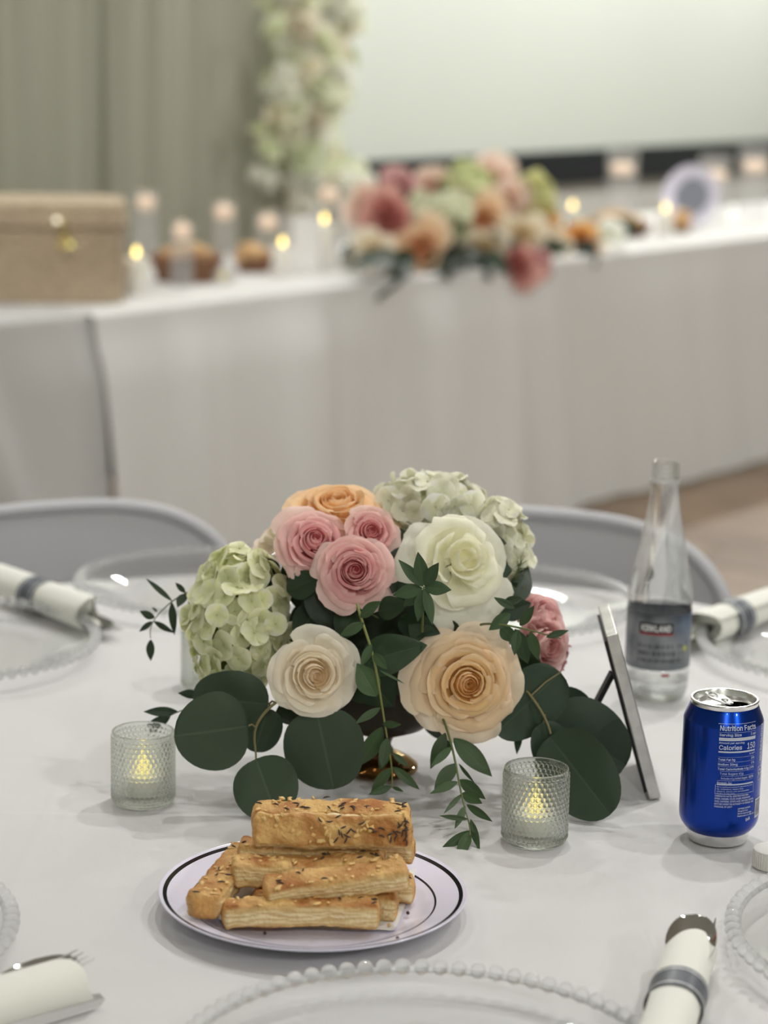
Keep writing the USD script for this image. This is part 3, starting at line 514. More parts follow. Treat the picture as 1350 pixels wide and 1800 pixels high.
# ================================================================ plate of puff pastry sticks
PC = on(550, 1600); pl = thing('plate', 'white plastic dinner plate with two black rings holding pastry sticks', 'plate', PC)
prof = [(0, .0035), (.060, .0035), (.078, .0040), (.086, .0070), (.096, .0105), (.108, .0145), (.1150, .0168), (.1165, .0175), (.1170, .0168), (.1160, .0155), (.108, .0118), (.094, .0070), (.083, .0022), (.074, .0), (0, .0)]
obj('plate_body', lathe(prof, 144), M_PLATE, pl, 60)
def ring_on(r0, r1):
    zz = lambda r: float(np.interp(r, [p[0] for p in prof[:8]], [p[1] for p in prof[:8]])) + .00025
    return lathe([(r0, zz(r0) - .0003), (r0 + .0001, zz(r0)), ((r0 + r1) / 2, zz((r0 + r1) / 2)), (r1 - .0001, zz(r1)), (r1, zz(r1) - .0003)], 144)
obj('outer_black_ring', ring_on(.1106, .1138), M_RING, pl); obj('inner_black_ring', ring_on(.0922, .0938), M_RING, pl)
q = np.array([(-.066, .088), (.079, .055), (.062, -.052), (-.078, -.040)]); u = np.linspace(0, 1, 40); U, W = np.meshgrid(u, u, indexing='ij')
XY = (q[0] * ((1 - U) * (1 - W))[..., None] + q[1] * (U * (1 - W))[..., None] + q[2] * (U * W)[..., None] + q[3] * ((1 - U) * W)[..., None]); Rr = np.linalg.norm(XY, axis=-1)
Zp = np.interp(Rr, [p[0] for p in prof[:8]], [p[1] for p in prof[:8]]) + .0012 + .0035 * noise(np.stack([XY[..., 0] * 60, XY[..., 1] * 60, 0 * U], -1), 4) * np.clip((Rr - .05) / .03, 0, 1)
pn = obj('paper_napkin', (np.concatenate([XY, Zp[..., None]], -1).reshape(-1, 3), tris(quads(40, 40))), M_PAPER, smooth=True); tag(pn, 'white paper napkin lying under the pastry sticks on the plate', 'napkin')
UsdGeom.Xformable(pn).AddTranslateOp().Set(Gf.Vec3d(*PC.tolist()))
CR_TOP, CR_TOP2, CR_SIDE, CR_SIDE2, CR_END = lin(164, 104, 48), lin(222, 182, 116), lin(236, 216, 172), lin(208, 176, 122), lin(206, 156, 94)
def stick(label, c, yaw, pitch=0, roll=0, L=.118, w=.024, h=.019, seed=0, seeds=22, shreds=26, notch=0):
    g = np.random.default_rng(seed + 100)
    n1, n2 = 74, 56; s = np.linspace(-1, 1, n1); a = np.arange(n2) * 2 * PI / n2; S, A = np.meshgrid(s, a, indexing='ij')
    k = 5.0; den = (np.abs(np.cos(A)) ** k + np.abs(np.sin(A)) ** k) ** (-1 / k); y0, z0 = np.cos(A) * den, np.sin(A) * den
    endf = (1 - np.clip((np.abs(S) - .93) / .07, 0, 1) ** 2.2 * .42); X = S * L / 2
    bendz = .0015 * np.sin(S * 2 + seed); wid = 1 + .10 * (noise(np.stack([S * 3, 0 * S, 0 * S + seed], -1), seed) - .5)
    Y, Z = y0 * w / 2 * endf * wid, z0 * h / 2 * endf
    pts = np.stack([X * 130, Y * 130, Z * 130 + seed * 3], -1); lump = fbm(pts, 4, seed) - .5
    side = np.clip(np.abs(y0) - .8, 0, .2) / .2 * (1 - np.clip((np.abs(z0) - .72) / .2, 0, 1)); top = np.clip((z0 - .70) / .25, 0, 1)
    lay = np.sin(Z * 1900 + 16 * fbm(np.stack([X * 38, 0 * X, Z * 130 + seed], -1), 3, seed + 1)) * side
    big = noise(np.stack([X * 45, 0 * X + seed, np.sign(z0) * 1.3], -1), seed + 6) - .5; Y = Y * (1 + .16 * big); Z = Z * (1 + .18 * big) + .0012 * (noise(np.stack([X * 70, Y * 70, 0 * X + seed], -1), seed + 7) - .5)
    dy = lump * .0042 + lay * .00042; nrm = np.stack([y0, z0], -1); nrm /= np.linalg.norm(nrm, axis=-1, keepdims=True)
    Y, Z = Y + nrm[..., 0] * dy, Z + nrm[..., 1] * (lump * .0052 + .0016 * top * (noise(pts * 1.5, seed + 9) - .4)) + bendz
    if notch: Y = Y * (1 - .35 * np.exp(-((S + 1) / .05) ** 2) * (np.abs(y0) < .3))
    v = np.stack([X, Y, Z], -1).reshape(-1, 3); f = tris(quads(n2, n1).copy()) if False else None
    i, j = np.meshgrid(np.arange(n1 - 1), np.arange(n2), indexing='ij'); j2 = (j + 1) % n2
    f = tris(np.stack([i * n2 + j, (i + 1) * n2 + j, (i + 1) * n2 + j2, i * n2 + j2], -1).reshape(-1, 4))
    toast = np.clip(.42 + 2.6 * (fbm(pts * .45, 4, seed + 2) - .5), 0, 1)[..., None]; streak = np.clip(.5 + .9 * lay + .8 * lump, 0, 1)[..., None]
    col = lerp(CR_SIDE2, CR_SIDE, streak); col = lerp(col, CR_TOP2 * .9, np.clip((np.abs(z0) - .25) / .45, 0, 1)[..., None] * .55); col = lerp(col, CR_TOP, (np.clip((-z0 - .80) / .15, 0, 1))[..., None] * .8); tb = np.clip((np.abs(z0) - .62) / .25, 0, 1)[..., None]
    col = lerp(col, lerp(CR_TOP, CR_TOP2, toast), tb)
    ends = np.clip((np.abs(S) - .95) / .03, 0, 1)[..., None]; col = lerp(col, CR_END * (.85 + .3 * toast), ends).reshape(-1, 3)
    for e, sg_ in ((0, -1), (n1 - 1, 1)):
        m = len(v); ring = v[e * n2:(e + 1) * n2] if e == 0 else v[(n1 - 1) * n2:n1 * n2]; rows = np.arange(n2) + (0 if e == 0 else (n1 - 1) * n2); prev = rows
        for q_ in (.6, .25):
            cen = ring.mean(0); rr_ = cen + (ring - cen) * q_; rr_[:, 0] += sg_ * .0012 * (1 - q_) + .0009 * (noise(rr_ * 700, seed + 4) - .5); nw = np.arange(n2) + len(v); v = np.vstack([v, rr_]); col = np.vstack([col, CR_END * (.8 + .5 * noise(rr_ * V(300, 900, 200), seed + 8))[:, None]])
            k2 = np.roll(np.arange(n2), -1); f = np.vstack([f, np.stack([prev, prev[k2], nw[k2]], 1), np.stack([prev, nw[k2], nw], 1)]); prev = nw
        v = np.vstack([v, v[prev].mean(0)]); col = np.vstack([col, CR_END[None]]); f = np.vstack([f, np.stack([prev, np.roll(prev, -1), np.full(n2, len(v) - 1)], 1)])
    rot = rz(yaw) @ ry(-pitch) @ rx(roll); t = thing('pastry_stick', label, 'pastry', PC + V(*c), rot)
    obj('pastry_body', (v, f), M_PASTRY, t, True, col)
    def on_top(x, y): return h / 2 + .0006 + .0015 * np.sin(x / (L / 2) * 2 + seed)
    if seeds:
        o = []; cx = g.uniform(-.25, .3)
        for _ in range(seeds):
            x = np.clip(cx * L + g.normal() * L * .24, -L * .46, L * .46); y = g.uniform(-w * .40, w * .40); a_ = g.random() * PI; l_ = .0023 + .0009 * g.random(); sp = np.linspace(-1, 1, 5)
            bow = g.normal() * .0006; p = np.stack([sp * l_, bow * (1 - sp ** 2), .0003 * (1 - sp ** 2)], 1) @ rz(a_).T + V(x, y, on_top(x, y) + .0006)
            o.append(tube(p, [.0002, .00062, .00075, .0006, .0002], 5))
        obj('caraway_seeds', join(o), M_SEED, t, True, kind='stuff')
    if shreds:
        o = []
        for _ in range(shreds):
            x = g.uniform(-L * .46, L * .46); y = g.uniform(-w * .48, w * .48); b = ball(1, 1); b = b[0] * V(.0013 + .0028 * g.random() ** 2, .0008 + .0012 * g.random(), .0005 + .0006 * g.random()) * (1 + .3 * g.normal(size=(len(b[0]), 1)) * .6), b[1]
            o.append(mv(b, (x, y, on_top(x, y) - .0003), rz(g.random() * PI)))
        obj('melted_cheese', join(o), M_CHEESE, t, True, kind='stuff')
    return t
D = math.radians
stick('lowest front pastry stick on the plate, nearest the viewer', (-.007, -.050, .0185), D(2), seed=1, L=.116, seeds=10)
stick('bottom pastry stick at left of plate pointing away from viewer, split end showing', (-.066, -.004, .0250), D(75), D(3), seed=2, L=.108, notch=1, seeds=6, w=.026)
stick('pastry stick lying aslant across the front of the pile, right end raised', (.018, -.034, .0355), D(9), D(8), D(12), seed=3, L=.108, seeds=5)
stick('pastry stick at left middle of pile, just above the slanted one', (-.004, -.010, .0370), D(3), D(3), seed=4, L=.114, seeds=8)
stick('pastry stick in the middle of the pile directly under the top one', (-.002, .016, .0395), D(-2), D(1), seed=5, L=.112, seeds=14)
stick('topmost front pastry stick tilted towards viewer, crusted with caraway seeds', (.014, .004, .0620), D(-1), 0, D(58), seed=6, L=.120, w=.025, h=.017, seeds=34, shreds=34)
stick('topmost rear pastry stick at the back of the pile', (.012, .040, .0605), D(-2), 0, D(8), seed=7, L=.122, w=.025, seeds=22, shreds=40)
stick('bottom pastry stick second from front, mostly under the slanted one', (.010, -.022, .0150), D(2), seed=10, L=.108, seeds=4)
stick('bottom pastry stick at right whose layered end sticks out under the slanted one', (.022, .008, .0160), D(2), seed=8, L=.110, seeds=6)
stick('pastry stick at right rear of the pile, below the topmost rear stick', (.022, .040, .0385), D(-3), seed=9, L=.110, seeds=6)
stick('bottom pastry stick at the very back of the plate', (.016, .040, .0170), D(-2), seed=11, L=.108, seeds=6)
for i, (x, y) in enumerate([(.072, -.020), (.058, -.044), (.050, -.036), (.064, -.083), (-.033, -.064)]):
    s_ = obj('pastry_crumb', mv(ball(.0014, 1), PC + V(x, y, .0075 + (.006 if i == 3 else 0))), M_SEED if i != 1 else M_CHEESE)
    tag(s_, ['dark seed fallen at right of the pastry pile', 'pale cheese crumb on the napkin, right of pile', 'dark seed beside the front right stick', 'dark seed on the plate rim at front', 'dark seed in front of the lowest stick'][i], 'crumb')

# ================================================================ votives
def votive_mesh():
    R, H, n, nz_ = .0280, .0640, 480, 168; a = np.arange(n) * 2 * PI / n; z = np.linspace(.0035, H - .0015, nz_); A, Z = np.meshgrid(a, z, indexing='ij')
    cols, p = 40, .0042; row = np.floor((Z - .004) / p); fz = (Z - .004) / p - row - .5; fa = A / (2 * PI) * cols + .5 * (row % 2); fa = fa - np.floor(fa) - .5
    dd = np.sqrt((fa * 2 * PI * R / cols) ** 2 + (fz * p) ** 2) / .0019; bump = np.sqrt(np.clip(1 - dd ** 2, 0, 1)) * .0011 * (Z < H - .004) * (Z > .004)
    r = R - .0011 + bump; v = np.stack([r * np.cos(A), r * np.sin(A), Z], -1).reshape(-1, 3); f = tris(quads(n, nz_, True))
    top = lathe([(R - .0011, H - .0015), (R - .0013, H - .0004), (R - .0022, H), (R - .0031, H - .0006), (R - .0033, H - .003), (R - .0035, .0085), (R - .006, .0072), (0, .0070)], 160)
    bot = lathe([(0, .0008), (R - .006, .0008), (R - .004, 0), (R - .0025, .0006), (R - .0014, .0022), (R - .0011, .0035)], 160)
    return join([(v, f), top, bot])
VM = votive_mesh()
def tealight(label, pos, src=None, s=1.0):
    if src is not None: return dup(src, label, pos, rz(.8), s)
    t = thing('led_tealight', label, 'candle', pos)
    obj('candle_body', lathe([(0, 0), (.0185, 0), (.0188, .002), (.0188, .015), (.0178, .0168), (.0060, .0160), (0, .0158)], 48), M_WAX, t)
    obj('flame_bulb', lathe([(0, .0145), (.0050, .0150), (.0064, .0185), (.0064, .0225), (.0048, .0285), (.0022, .0345), (.0006, .0385), (0, .039)], 32), M_FLAME, t)
    return t
vl, vr = on(252, 1408), on(939, 1477)
v1 = thing('votive_glass', 'clear hobnail glass votive holder at right in front of the eucalyptus', 'candle holder', vr); obj('glass_wall', VM, M_VOTIVE, v1, True)
dup(v1, 'clear hobnail glass votive holder at left of the round eucalyptus leaves', vl, rz(.07))
tl = tealight('lit LED tealight inside the right hobnail votive glass', vr + V(0, 0, .0073)); tealight('lit LED tealight inside the left hobnail votive glass', vl + V(0, 0, .0073), tl)
vb = on(372, 1208); dup(v1, 'hobnail votive holder half hidden behind the green hydrangea', vb, rz(.3), 1.12)

# ================================================================ soda can
CPOS = on(1261, 1473); can = thing('soda_can', 'opened blue soda can standing at right of the table', 'can', CPOS)
RC = .0331
obj('can_body', lathe([(.0262, .0100), (.0285, .0122), (.0312, .0160), (.0326, .0195), (RC, .024), (RC, .1045), (.0327, .1062), (.0314, .1095), (.0297, .1135), (.0284, .1168), (.0276, .1182)], 128), M_CANBLUE, can)
obj('can_base', lathe([(0, .009), (.015, .007), (.0215, .002), (.0228, 0), (.0242, .0008), (.0252, .004), (.0262, .0102)], 96), M_ALU, can)
obj('can_rim', lathe([(.0276, .1180), (.0275, .1192), (.0279, .1202), (.0282, .1213), (.0276, .1224), (.0262, .1224), (.0254, .1212), (.0248, .1180), (.0238, .1158), (.0228, .1158), (.0222, .1175)], 96), M_ALU, can)
LZ = .1175; hole = sa.translate(sa.scale(sg.Point(0, 0).buffer(1, 40), .0098, .0118), 0, -.0112); lid = sg.Point(0, 0).buffer(.0226, 48).difference(hole); v, f = extr(lid, .0004)
AZ = D(-40)                                            # the opening faces right and slightly towards the viewer
can_lid = obj('can_lid', mv((v, f), (0, 0, LZ - .0004), rz(D(62))), M_ALU, can)
obj('can_opening', mv(lathe([(0, -.010), (.0135, -.010), (.0135, -.0006)], 40), (0, 0, LZ), None), M_DARK, can, label='dark drinking hole and inside of the can')
hh = rz(D(62)); ang = np.linspace(0, 2 * PI, 40)
obj('opening_bead', tube(np.stack([.0102 * np.cos(ang), -.0112 + .0122 * np.sin(ang), np.full(40, LZ + .0002)], 1) @ hh.T, .0005, 6), M_ALU, can_lid)
tabo = sa.scale(sg.Point(0, 0).buffer(1, 40), .0078, .0125).difference(sa.translate(sa.scale(sg.Point(0, 0).buffer(1, 40), .0052, .0048), 0, .0055)).difference(sa.translate(sa.scale(sg.Point(0, 0).buffer(1, 24), .0042, .0022), 0, -.0045))
v, f = extr(tabo, .0011); TR_ = hh @ rx(D(14)); obj('pull_tab', mv((v, f), hh @ V(0, .0050, 0) + V(0, 0, LZ + .0030), TR_), M_ALU, can_lid)
ring = np.stack([.0072 * np.cos(ang), .0118 * np.sin(ang), np.full(40, .0006)], 1) @ TR_.T + hh @ V(0, .0050, 0) + V(0, 0, LZ + .0030); obj('tab_rolled_edge', tube(ring, .0008, 8), M_ALU, can_lid)
obj('rivet', mv(lathe([(0, .0040), (.0022, .0038), (.0028, .0026), (.0028, 0)], 24), (0, 0, LZ)), M_ALU, can_lid)
A0 = -PI / 2                                           # angle of the viewer's side of the can
def wrap(m, x0, z0, rot=0.0, r=RC + .00012, sx=1.0):
    v, f = m; v = v.copy(); v[:, 0] *= sx
    if rot: v = v @ rz(rot).T
    a = A0 + (x0 + v[:, 0]) / RC; zc = z0 + v[:, 1] + .0095; rr = r - RC + np.interp(zc, [.0195, .024, .1045, .1062, .1095, .1135], [.0326, RC, RC, .0327, .0314, .0297]) + v[:, 2] * .05; return np.stack([rr * np.cos(a), rr * np.sin(a), zc], 1), f
def text(s, x0, z0, h, width=None, bold=False, right=None, rot=0.0):
    m = meshkit.text_mesh(s, h, .002, bold); v, f = tm(m); wd = v[:, 0].max(); sx = 1.0 if width is None else width / wd
    if right is not None: x0 = right - wd * sx
    return wrap((v, f), x0, z0, rot, sx=sx)
def bar(x0, x1, z0, z1):
    n = max(2, int((x1 - x0) / .0008)); x = np.linspace(x0, x1, n); v = np.stack([np.r_[x, x], np.r_[np.full(n, z0), np.full(n, z1)], np.full(2 * n, .002)], 1); i = np.arange(n - 1)
    return wrap((v, np.vstack([np.stack([i, i + 1, i + 1 + n], 1), np.stack([i, i + 1 + n, i + n], 1)])), 0, 0)
x0, x1, zt = -.0092, .0262, .1000                       # the panel's edges around the can and its top
I0, I1 = x0 + .0012, x1 - .0012
ink = [bar(x0, x1, zt - .0003, zt), bar(x0, x1, .0402, .0405), bar(x0, x0 + .0003, .0402, zt), bar(x1 - .0003, x1, .0402, zt)]
ink += [text('Nutrition Facts', I0, .0945, .0040, I1 - I0, True), bar(I0, I1, .0929, .0931), text('Serving Size', I0, .0898, .0022, .0185, True), text('1 can', 0, .0898, .0022, .0058, True, right=I1), bar(I0, I1, .0858, .0886),
        text('Amount per serving', I0, .0834, .0016, .0215, True), text('Calories', I0, .0784, .0036, .0195, True), text('150', 0, .0784, .0050, .0090, True, right=I1), bar(I0, I1, .0757, .0771), text('% DV*', 0, .0732, .0014, None, True, right=I1)]
zz = .0718
for a, b, ind in (('Total Fat 0g', '0%', 0), ('Sodium 30mg', '1%', 0), ('Total Carbohydrate 41g', '15%', 0), ('Total Sugars 41g', '', .002), ('Includes 41g Added Sugars', '82%', .003), ('Protein 0g', '', 0)):
    wn = float(tm(meshkit.text_mesh(a, .0018, .002, ind == 0))[0][:, 0].max()); ink += [bar(I0 + ind, I1, zz, zz + .0002), text(a, I0 + ind, zz - .0028, .0018, min(wn, .0268 - ind * 1.2), ind == 0)]
    if b: ink.append(text(b, 0, zz - .0028, .0018, None, True, right=I1))
    zz -= .0040
ink += [bar(I0, I1, zz + .0002, zz + .0014)]; zz -= .0018
for s_ in ('Not a significant source of saturated fat, trans', 'fat, cholesterol, dietary fiber,', 'vitamin D, calcium, iron, and potassium.', '*% DV = % Daily Value'):
    ink.append(text(s_, I0, zz, .00115, min(.0325, .00072 * len(s_)))); zz -= .0019
zz = .0380
for s_ in ('CARBONATED WATER, HIGH FRUCTOSE CORN', 'SYRUP, CARAMEL COLOR, SUGAR, PHOSPHORIC', 'ACID, CAFFEINE, CITRIC ACID, NATURAL FLAVOR.', 'BOTTLED UNDER THE AUTHORITY OF PEPSICO, INC.', 'PURCHASE, NY 10577'):
    ink.append(text(s_, x0, zz, .0014, .00082 * len(s_), True)); zz -= .0023
zz = .0268
for s_ in ('CAFFEINE CONTENT:', '38mg/12 fl oz', "We're here to help.", 'Pepsico.com or 1-800-433-2652'):
    ink.append(text(s_, .0105, zz, .0013, .00078 * len(s_), True)); zz -= .0021
ink += [text('Ball', .0190, .0080 + .0075, .0026, .0052, True, rot=.25)]
ink += [text('Ingredient info at side', x1 + .0012, .0990 - .045, .0011, .040, rot=PI / 2)] if False else []
obj('nutrition_print', join(ink), M_CANINK, can, label='silver nutrition facts panel and small print on blue')
bc = [bar(.0300, .0420, .0160, .0325)]; obj('barcode_field', join(bc), M_CANINK, can)
g = np.random.default_rng(3); bb = []; z_ = .0182
while z_ < .0310: t_ = .0002 + .0005 * g.random(); bb.append(wrap((lambda b_: (b_[0], b_[1]))((np.array([[.0308, z_, .004], [.0330, z_, .004], [.0352, z_, .004], [.0374, z_, .004], [.0396, z_, .004], [.0308, z_ + t_, .004], [.0330, z_ + t_, .004], [.0352, z_ + t_, .004], [.0374, z_ + t_, .004], [.0396, z_ + t_, .004]]), tris(np.array([[i, i + 1, i + 6, i + 5] for i in range(4)])))), 0, 0, r=RC + .0002)); z_ += t_ + .0003 + .0006 * g.random()
obj('barcode_lines', join(bb), plain('bar_ink', lin(24, 30, 70), .4), can)
rec = [bar(.0320, .0390, .0480, .0484), bar(.0320, .0390, .0600, .0604), bar(.0320, .0324, .0480, .0604), bar(.0386, .0390, .0480, .0604)]
for k in range(3):
    a = k * 2 * PI / 3 + PI / 2; tri = sg.Polygon([(.0028 * math.cos(a - .7), .0036 * math.sin(a - .7)), (.0028 * math.cos(a + .6), .0036 * math.sin(a + .6)), (.0012 * math.cos(a + .5), .0015 * math.sin(a + .5)), (.0012 * math.cos(a - .5), .0015 * math.sin(a - .5))]); rec.append(wrap(extr(tri, .002), .0355, .0545))
rec += [text('REFRESHING', .0372, .0640, .0036, .032, True, rot=PI / 2)]
obj('recycling_mark', join(rec), M_CANINK, can)

# ================================================================ water bottle
BP = on(1152, 1228); bt = thing('water_bottle', 'clear plastic sparkling water bottle without cap, behind the silver frame', 'bottle', BP, rz(.18))
B = [(0, .006), (.012, .004), (.022, 0), (.028, .004), (.0318, .014), (.0322, .030), (.0322, .100), (.0322, .112), (.0306, .122), (.0268, .140), (.0220, .165), (.0172, .190), (.0145, .208), (.0135, .216), (.0135, .2215)]
obj('bottle_wall', lathe(B, 64), M_PLASTIC, bt); obj('neck_collar', lathe([(.0135, .2215), (.0158, .2222), (.0160, .2245), (.0135, .2255)], 48), M_PLASTIC, bt)
nk = [(.0131, .2255)]; z_ = .2265
for k in range(3): nk += [(.0131, z_), (.0141, z_ + .0012), (.0141, z_ + .002), (.0131, z_ + .0032)]; z_ += .0046
nk += [(.0131, .2425), (.0126, .2435), (.0112, .2430), (.0112, .2255)]; obj('threaded_neck', lathe(nk, 48), M_PLASTIC, bt)
na, nz2 = 200, 60; a = np.linspace(-PI, PI, na); z = np.linspace(.038, .095, nz2); A, Z = np.meshgrid(a, z, indexing='ij'); zz_ = (Z - .038) / .057; qn = np.stack([np.cos(A) * 3, np.sin(A) * 3, zz_ * 2.2], -1); m_ = fbm(qn, 4, 8)
aa = np.degrees(A); front = np.exp(-((aa + 100) / 62) ** 2); c = lerp(lin(126, 130, 134), lin(74, 78, 86), np.clip((m_ - .35) * 2.4, 0, 1)[..., None]); c = lerp(c, lin(50, 84, 122), (np.clip((zz_ - .35) * 1.6, 0, 1) * np.exp(-((aa + 42) / 28) ** 2))[..., None]); c = lerp(c, lin(46, 49, 56), (np.clip((zz_ - .80) * 5, 0, 1) * .75)[..., None]); c = lerp(c, lin(104, 110, 116), (np.clip((.14 - zz_) * 8, 0, 1))[..., None])
rows = ((np.abs((zz_ * 8.2) % 1 - .5) < .28) & (zz_ > .14) & (zz_ < .50) & (np.abs(aa + 100) < 44) & (noise(np.stack([aa * .5, np.floor(zz_ * 8.2) * 7.1, 0 * A], -1), 2) > .40))[..., None]; c = np.where(rows, c * .45, c)
c = np.where(((np.hypot((aa + 52) / 9, (zz_ - .37) / .09) < .55))[..., None], lin(176, 178, 66), c)
blab = obj('bottle_label', (np.stack([.0325 * np.cos(A), .0325 * np.sin(A), Z], -1).reshape(-1, 3), tris(quads(na, nz2))), M_PRINT, bt, True, c.reshape(-1, 3), label='grey and blue printed label with mountain picture')
def bwrap(m, xa, z0, r, sx=1.0): v, f = m; a = math.radians(xa) + v[:, 0] * sx / .0325; rr = r + v[:, 2]; return np.stack([rr * np.cos(a), rr * np.sin(a), z0 + v[:, 1]], 1), f
def sheet(w_, h_): n = 20; x = np.linspace(-w_ / 2, w_ / 2, n); i = np.arange(n - 1); return np.stack([np.r_[x, x], np.r_[np.zeros(n), np.full(n, h_)], np.zeros(2 * n)], 1), np.vstack([np.stack([i, i + 1, i + 1 + n], 1), np.stack([i, i + 1 + n, i + n], 1)])
obj('logo_black_panel', bwrap(sheet(.035, .0105), -112, .0760, .0327), M_BLACKINK, blab); obj('logo_red_stripe', bwrap(sheet(.035, .0020), -112, .0744, .0327), M_REDINK, blab)
v, f = tm(meshkit.text_mesh('KIRKLAND', .0062, .0004, True)); v[:, 0] = (v[:, 0] / v[:, 0].max() - .5) * .030; obj('logo_lettering', bwrap((v, f), -112, .0782, .0329), M_WHITEINK, blab)
obj('printed_mark', bwrap(sheet(.008, .003), -92, .032, .0326), M_REDINK, bt)
wt = [(0, .0072), (.012, .0052), (.0215, .0012), (.0274, .0048), (.0309, .0145), (.0312, .0230), (0, .0230)]; obj('water', lathe(wt, 48), M_PLASTIC, bt)

# ================================================================ standing frame seen edge-on
fb = on(1152, 1405); ft_z = TZ + .148
tn_ = aty(1077, 1121, 1.0); dz = ft_z
ftop = on(1077, 1121, ft_z); far = on(1062, 1068, ft_z); dep = far - ftop; depth_len = np.linalg.norm(dep); yv = unit(dep); lean = ftop - fb; zv = unit(lean - yv * (lean @ yv)); xv = np.cross(yv, zv); HL = float(np.linalg.norm(lean - yv * (lean @ yv)))
Fm = np.stack([xv, yv, zv], 1); fr = thing('picture_frame', 'silver tabletop frame seen edge-on, leaning on a black easel leg', 'picture frame', fb, Fm); TH, BW = .0105, .014
Wd = max(depth_len, .09)
for nm, sz, c in (('frame_side', (TH, BW, HL), (0, BW / 2, HL / 2)), ('frame_side', (TH, BW, HL), (0, Wd - BW / 2, HL / 2)), ('frame_top', (TH, Wd - 2 * BW, BW), (0, Wd / 2, HL - BW / 2)), ('frame_bottom', (TH, Wd - 2 * BW, BW), (0, Wd / 2, BW / 2))): obj(nm, rbox(*sz, .0012, c), M_FRAME, fr)
obj('frame_back', box(.003, Wd - .012, HL - .012, (-TH / 2 - .0014, Wd / 2, HL / 2)), M_FRAMEBACK, fr); obj('picture_card', box(.001, Wd - 2 * BW + .004, HL - 2 * BW + .004, (TH / 2 - .004, Wd / 2, HL / 2)), M_CARD, fr)
pl_ = on(1030, 1290); loc = Fm.T @ (pl_ - fb); st = V(-TH / 2 - .003, Wd * .42, HL * .70); e_ = Fm.T @ (V(*(fb - V(.085, -.042, 0))) - fb); st2 = e_; mid = (st + st2) / 2; d_ = unit(st2 - st); L_ = np.linalg.norm(st2 - st); fx = frame(d_, 0, (0, 1, 0)); b_ = box(.004, .016, L_, (0, 0, L_ / 2)); obj('easel_leg', mv(b_, st, fx), M_FRAMEBACK, fr)

# ================================================================ beaded chargers
NBEAD = 76; RB = .1595
ch_pos = [(('clear glass beaded charger at the front, cut by the bottom edge'), on(745, 1928)), ('clear glass beaded charger at lower right beside the napkin roll', on(1672, 1690)), ('clear glass beaded charger at middle left', on(-98, 1150)),
          ('clear glass beaded charger at far left in front of the chair', on(378, 1046)), ('clear glass beaded charger behind the flowers, left of the bottle', on(872, 1078)), ('clear glass beaded charger at right behind the soda can', on(1492, 1160)), ('clear glass beaded charger at lower left, only its beads in view', on(-372, 1672))]
first = None
for lb, p in ch_pos:
    if first is None:
        first = thing('beaded_charger', lb, 'charger plate', p)
        obj('glass_plate', lathe([(0, .004), (.100, .004), (.112, .005), (.128, .0105), (.150, .0165), (.1570, .0185), (.1575, .0170), (.150, .0145), (.128, .0078), (.112, .001), (.104, .0), (0, .0)], 160), M_CHARGER, first, 50)
        obj('rim_ring', tube(np.stack([.1545 * np.cos(np.linspace(0, 2 * PI, 120)), .1545 * np.sin(np.linspace(0, 2 * PI, 120)), np.full(120, .0185)], 1), .0022, 8), M_BEAD, first)
        bm = ball(.0057, 2)
        for k in range(NBEAD): a = k * 2 * PI / NBEAD; obj('bead', mv(bm, (RB * math.cos(a), RB * math.sin(a), .0185)), M_BEAD, first, True)
    else: dup(first, lb, p, rz(.37 * len(lb)))

# ================================================================ napkin rolls with cutlery
def spoon_mesh():
    n, m = 24, 18; s = np.linspace(0, 1, n); a = np.linspace(-1, 1, m); S, A = np.meshgrid(s, a, indexing='ij'); w = .0178 * np.sqrt(np.clip(4 * S * (1 - S), 0, 1)) ** .9 * (1 + .12 * (S - .5)); x = w * A; y = S * .062; dpt = .0085 * (1 - A ** 2) * np.clip(4 * S * (1 - S), 0, 1)
    up = np.stack([x, y, -dpt], -1).reshape(-1, 3); lo = up - V(0, 0, .0011); f = tris(quads(n, m)); bowl = join([(up, f), (lo, f[:, ::-1])]); return bowl
def handle_mesh(L, w0, w1, y0): pts = np.linspace(0, 1, 12); x = lerp(w0, w1, pts ** 1.5); poly = sg.Polygon([(-a, y0 - L * t) for a, t in zip(x, pts)] + [(a, y0 - L * t) for a, t in zip(x[::-1], pts[::-1])]); return mv(extr(poly, .0018), (0, 0, -.001))
def make_spoon(label, loc, rot): t = thing('spoon', label, 'spoon', loc, rot); obj('bowl', spoon_mesh(), M_SILVER, t, True); obj('handle', handle_mesh(.115, .0030, .0070, .003), M_SILVER, t); return t
def make_fork(label, loc, rot):
    t = thing('fork', label, 'fork', loc, rot); hd = sg.Polygon([(-.003, 0), (-.010, .012), (-.0115, .024), (.0115, .024), (.010, .012), (.003, 0)]); obj('fork_head', mv(extr(hd, .0016)), M_SILVER, t); obj('handle', handle_mesh(.115, .0030, .0070, .003), M_SILVER, t)
    for k in range(4): x = -.0099 + k * .0066; obj('tine', tube([V(x, .023, .0008), V(x, .040, .0014), V(x, .056, .003)], [.0015, .0013, .0005], 8), M_SILVER, t)
    return t
def make_knife(label, loc, rot): t = thing('knife', label, 'knife', loc, rot); bl = sg.Polygon([(-.006, 0), (-.008, .05), (-.004, .088), (.001, .092), (.006, .086), (.006, 0)]); obj('blade', extr(bl, .0012), M_SILVER, t); obj('handle', handle_mesh(.10, .0055, .0075, .002), M_SILVER, t); return t
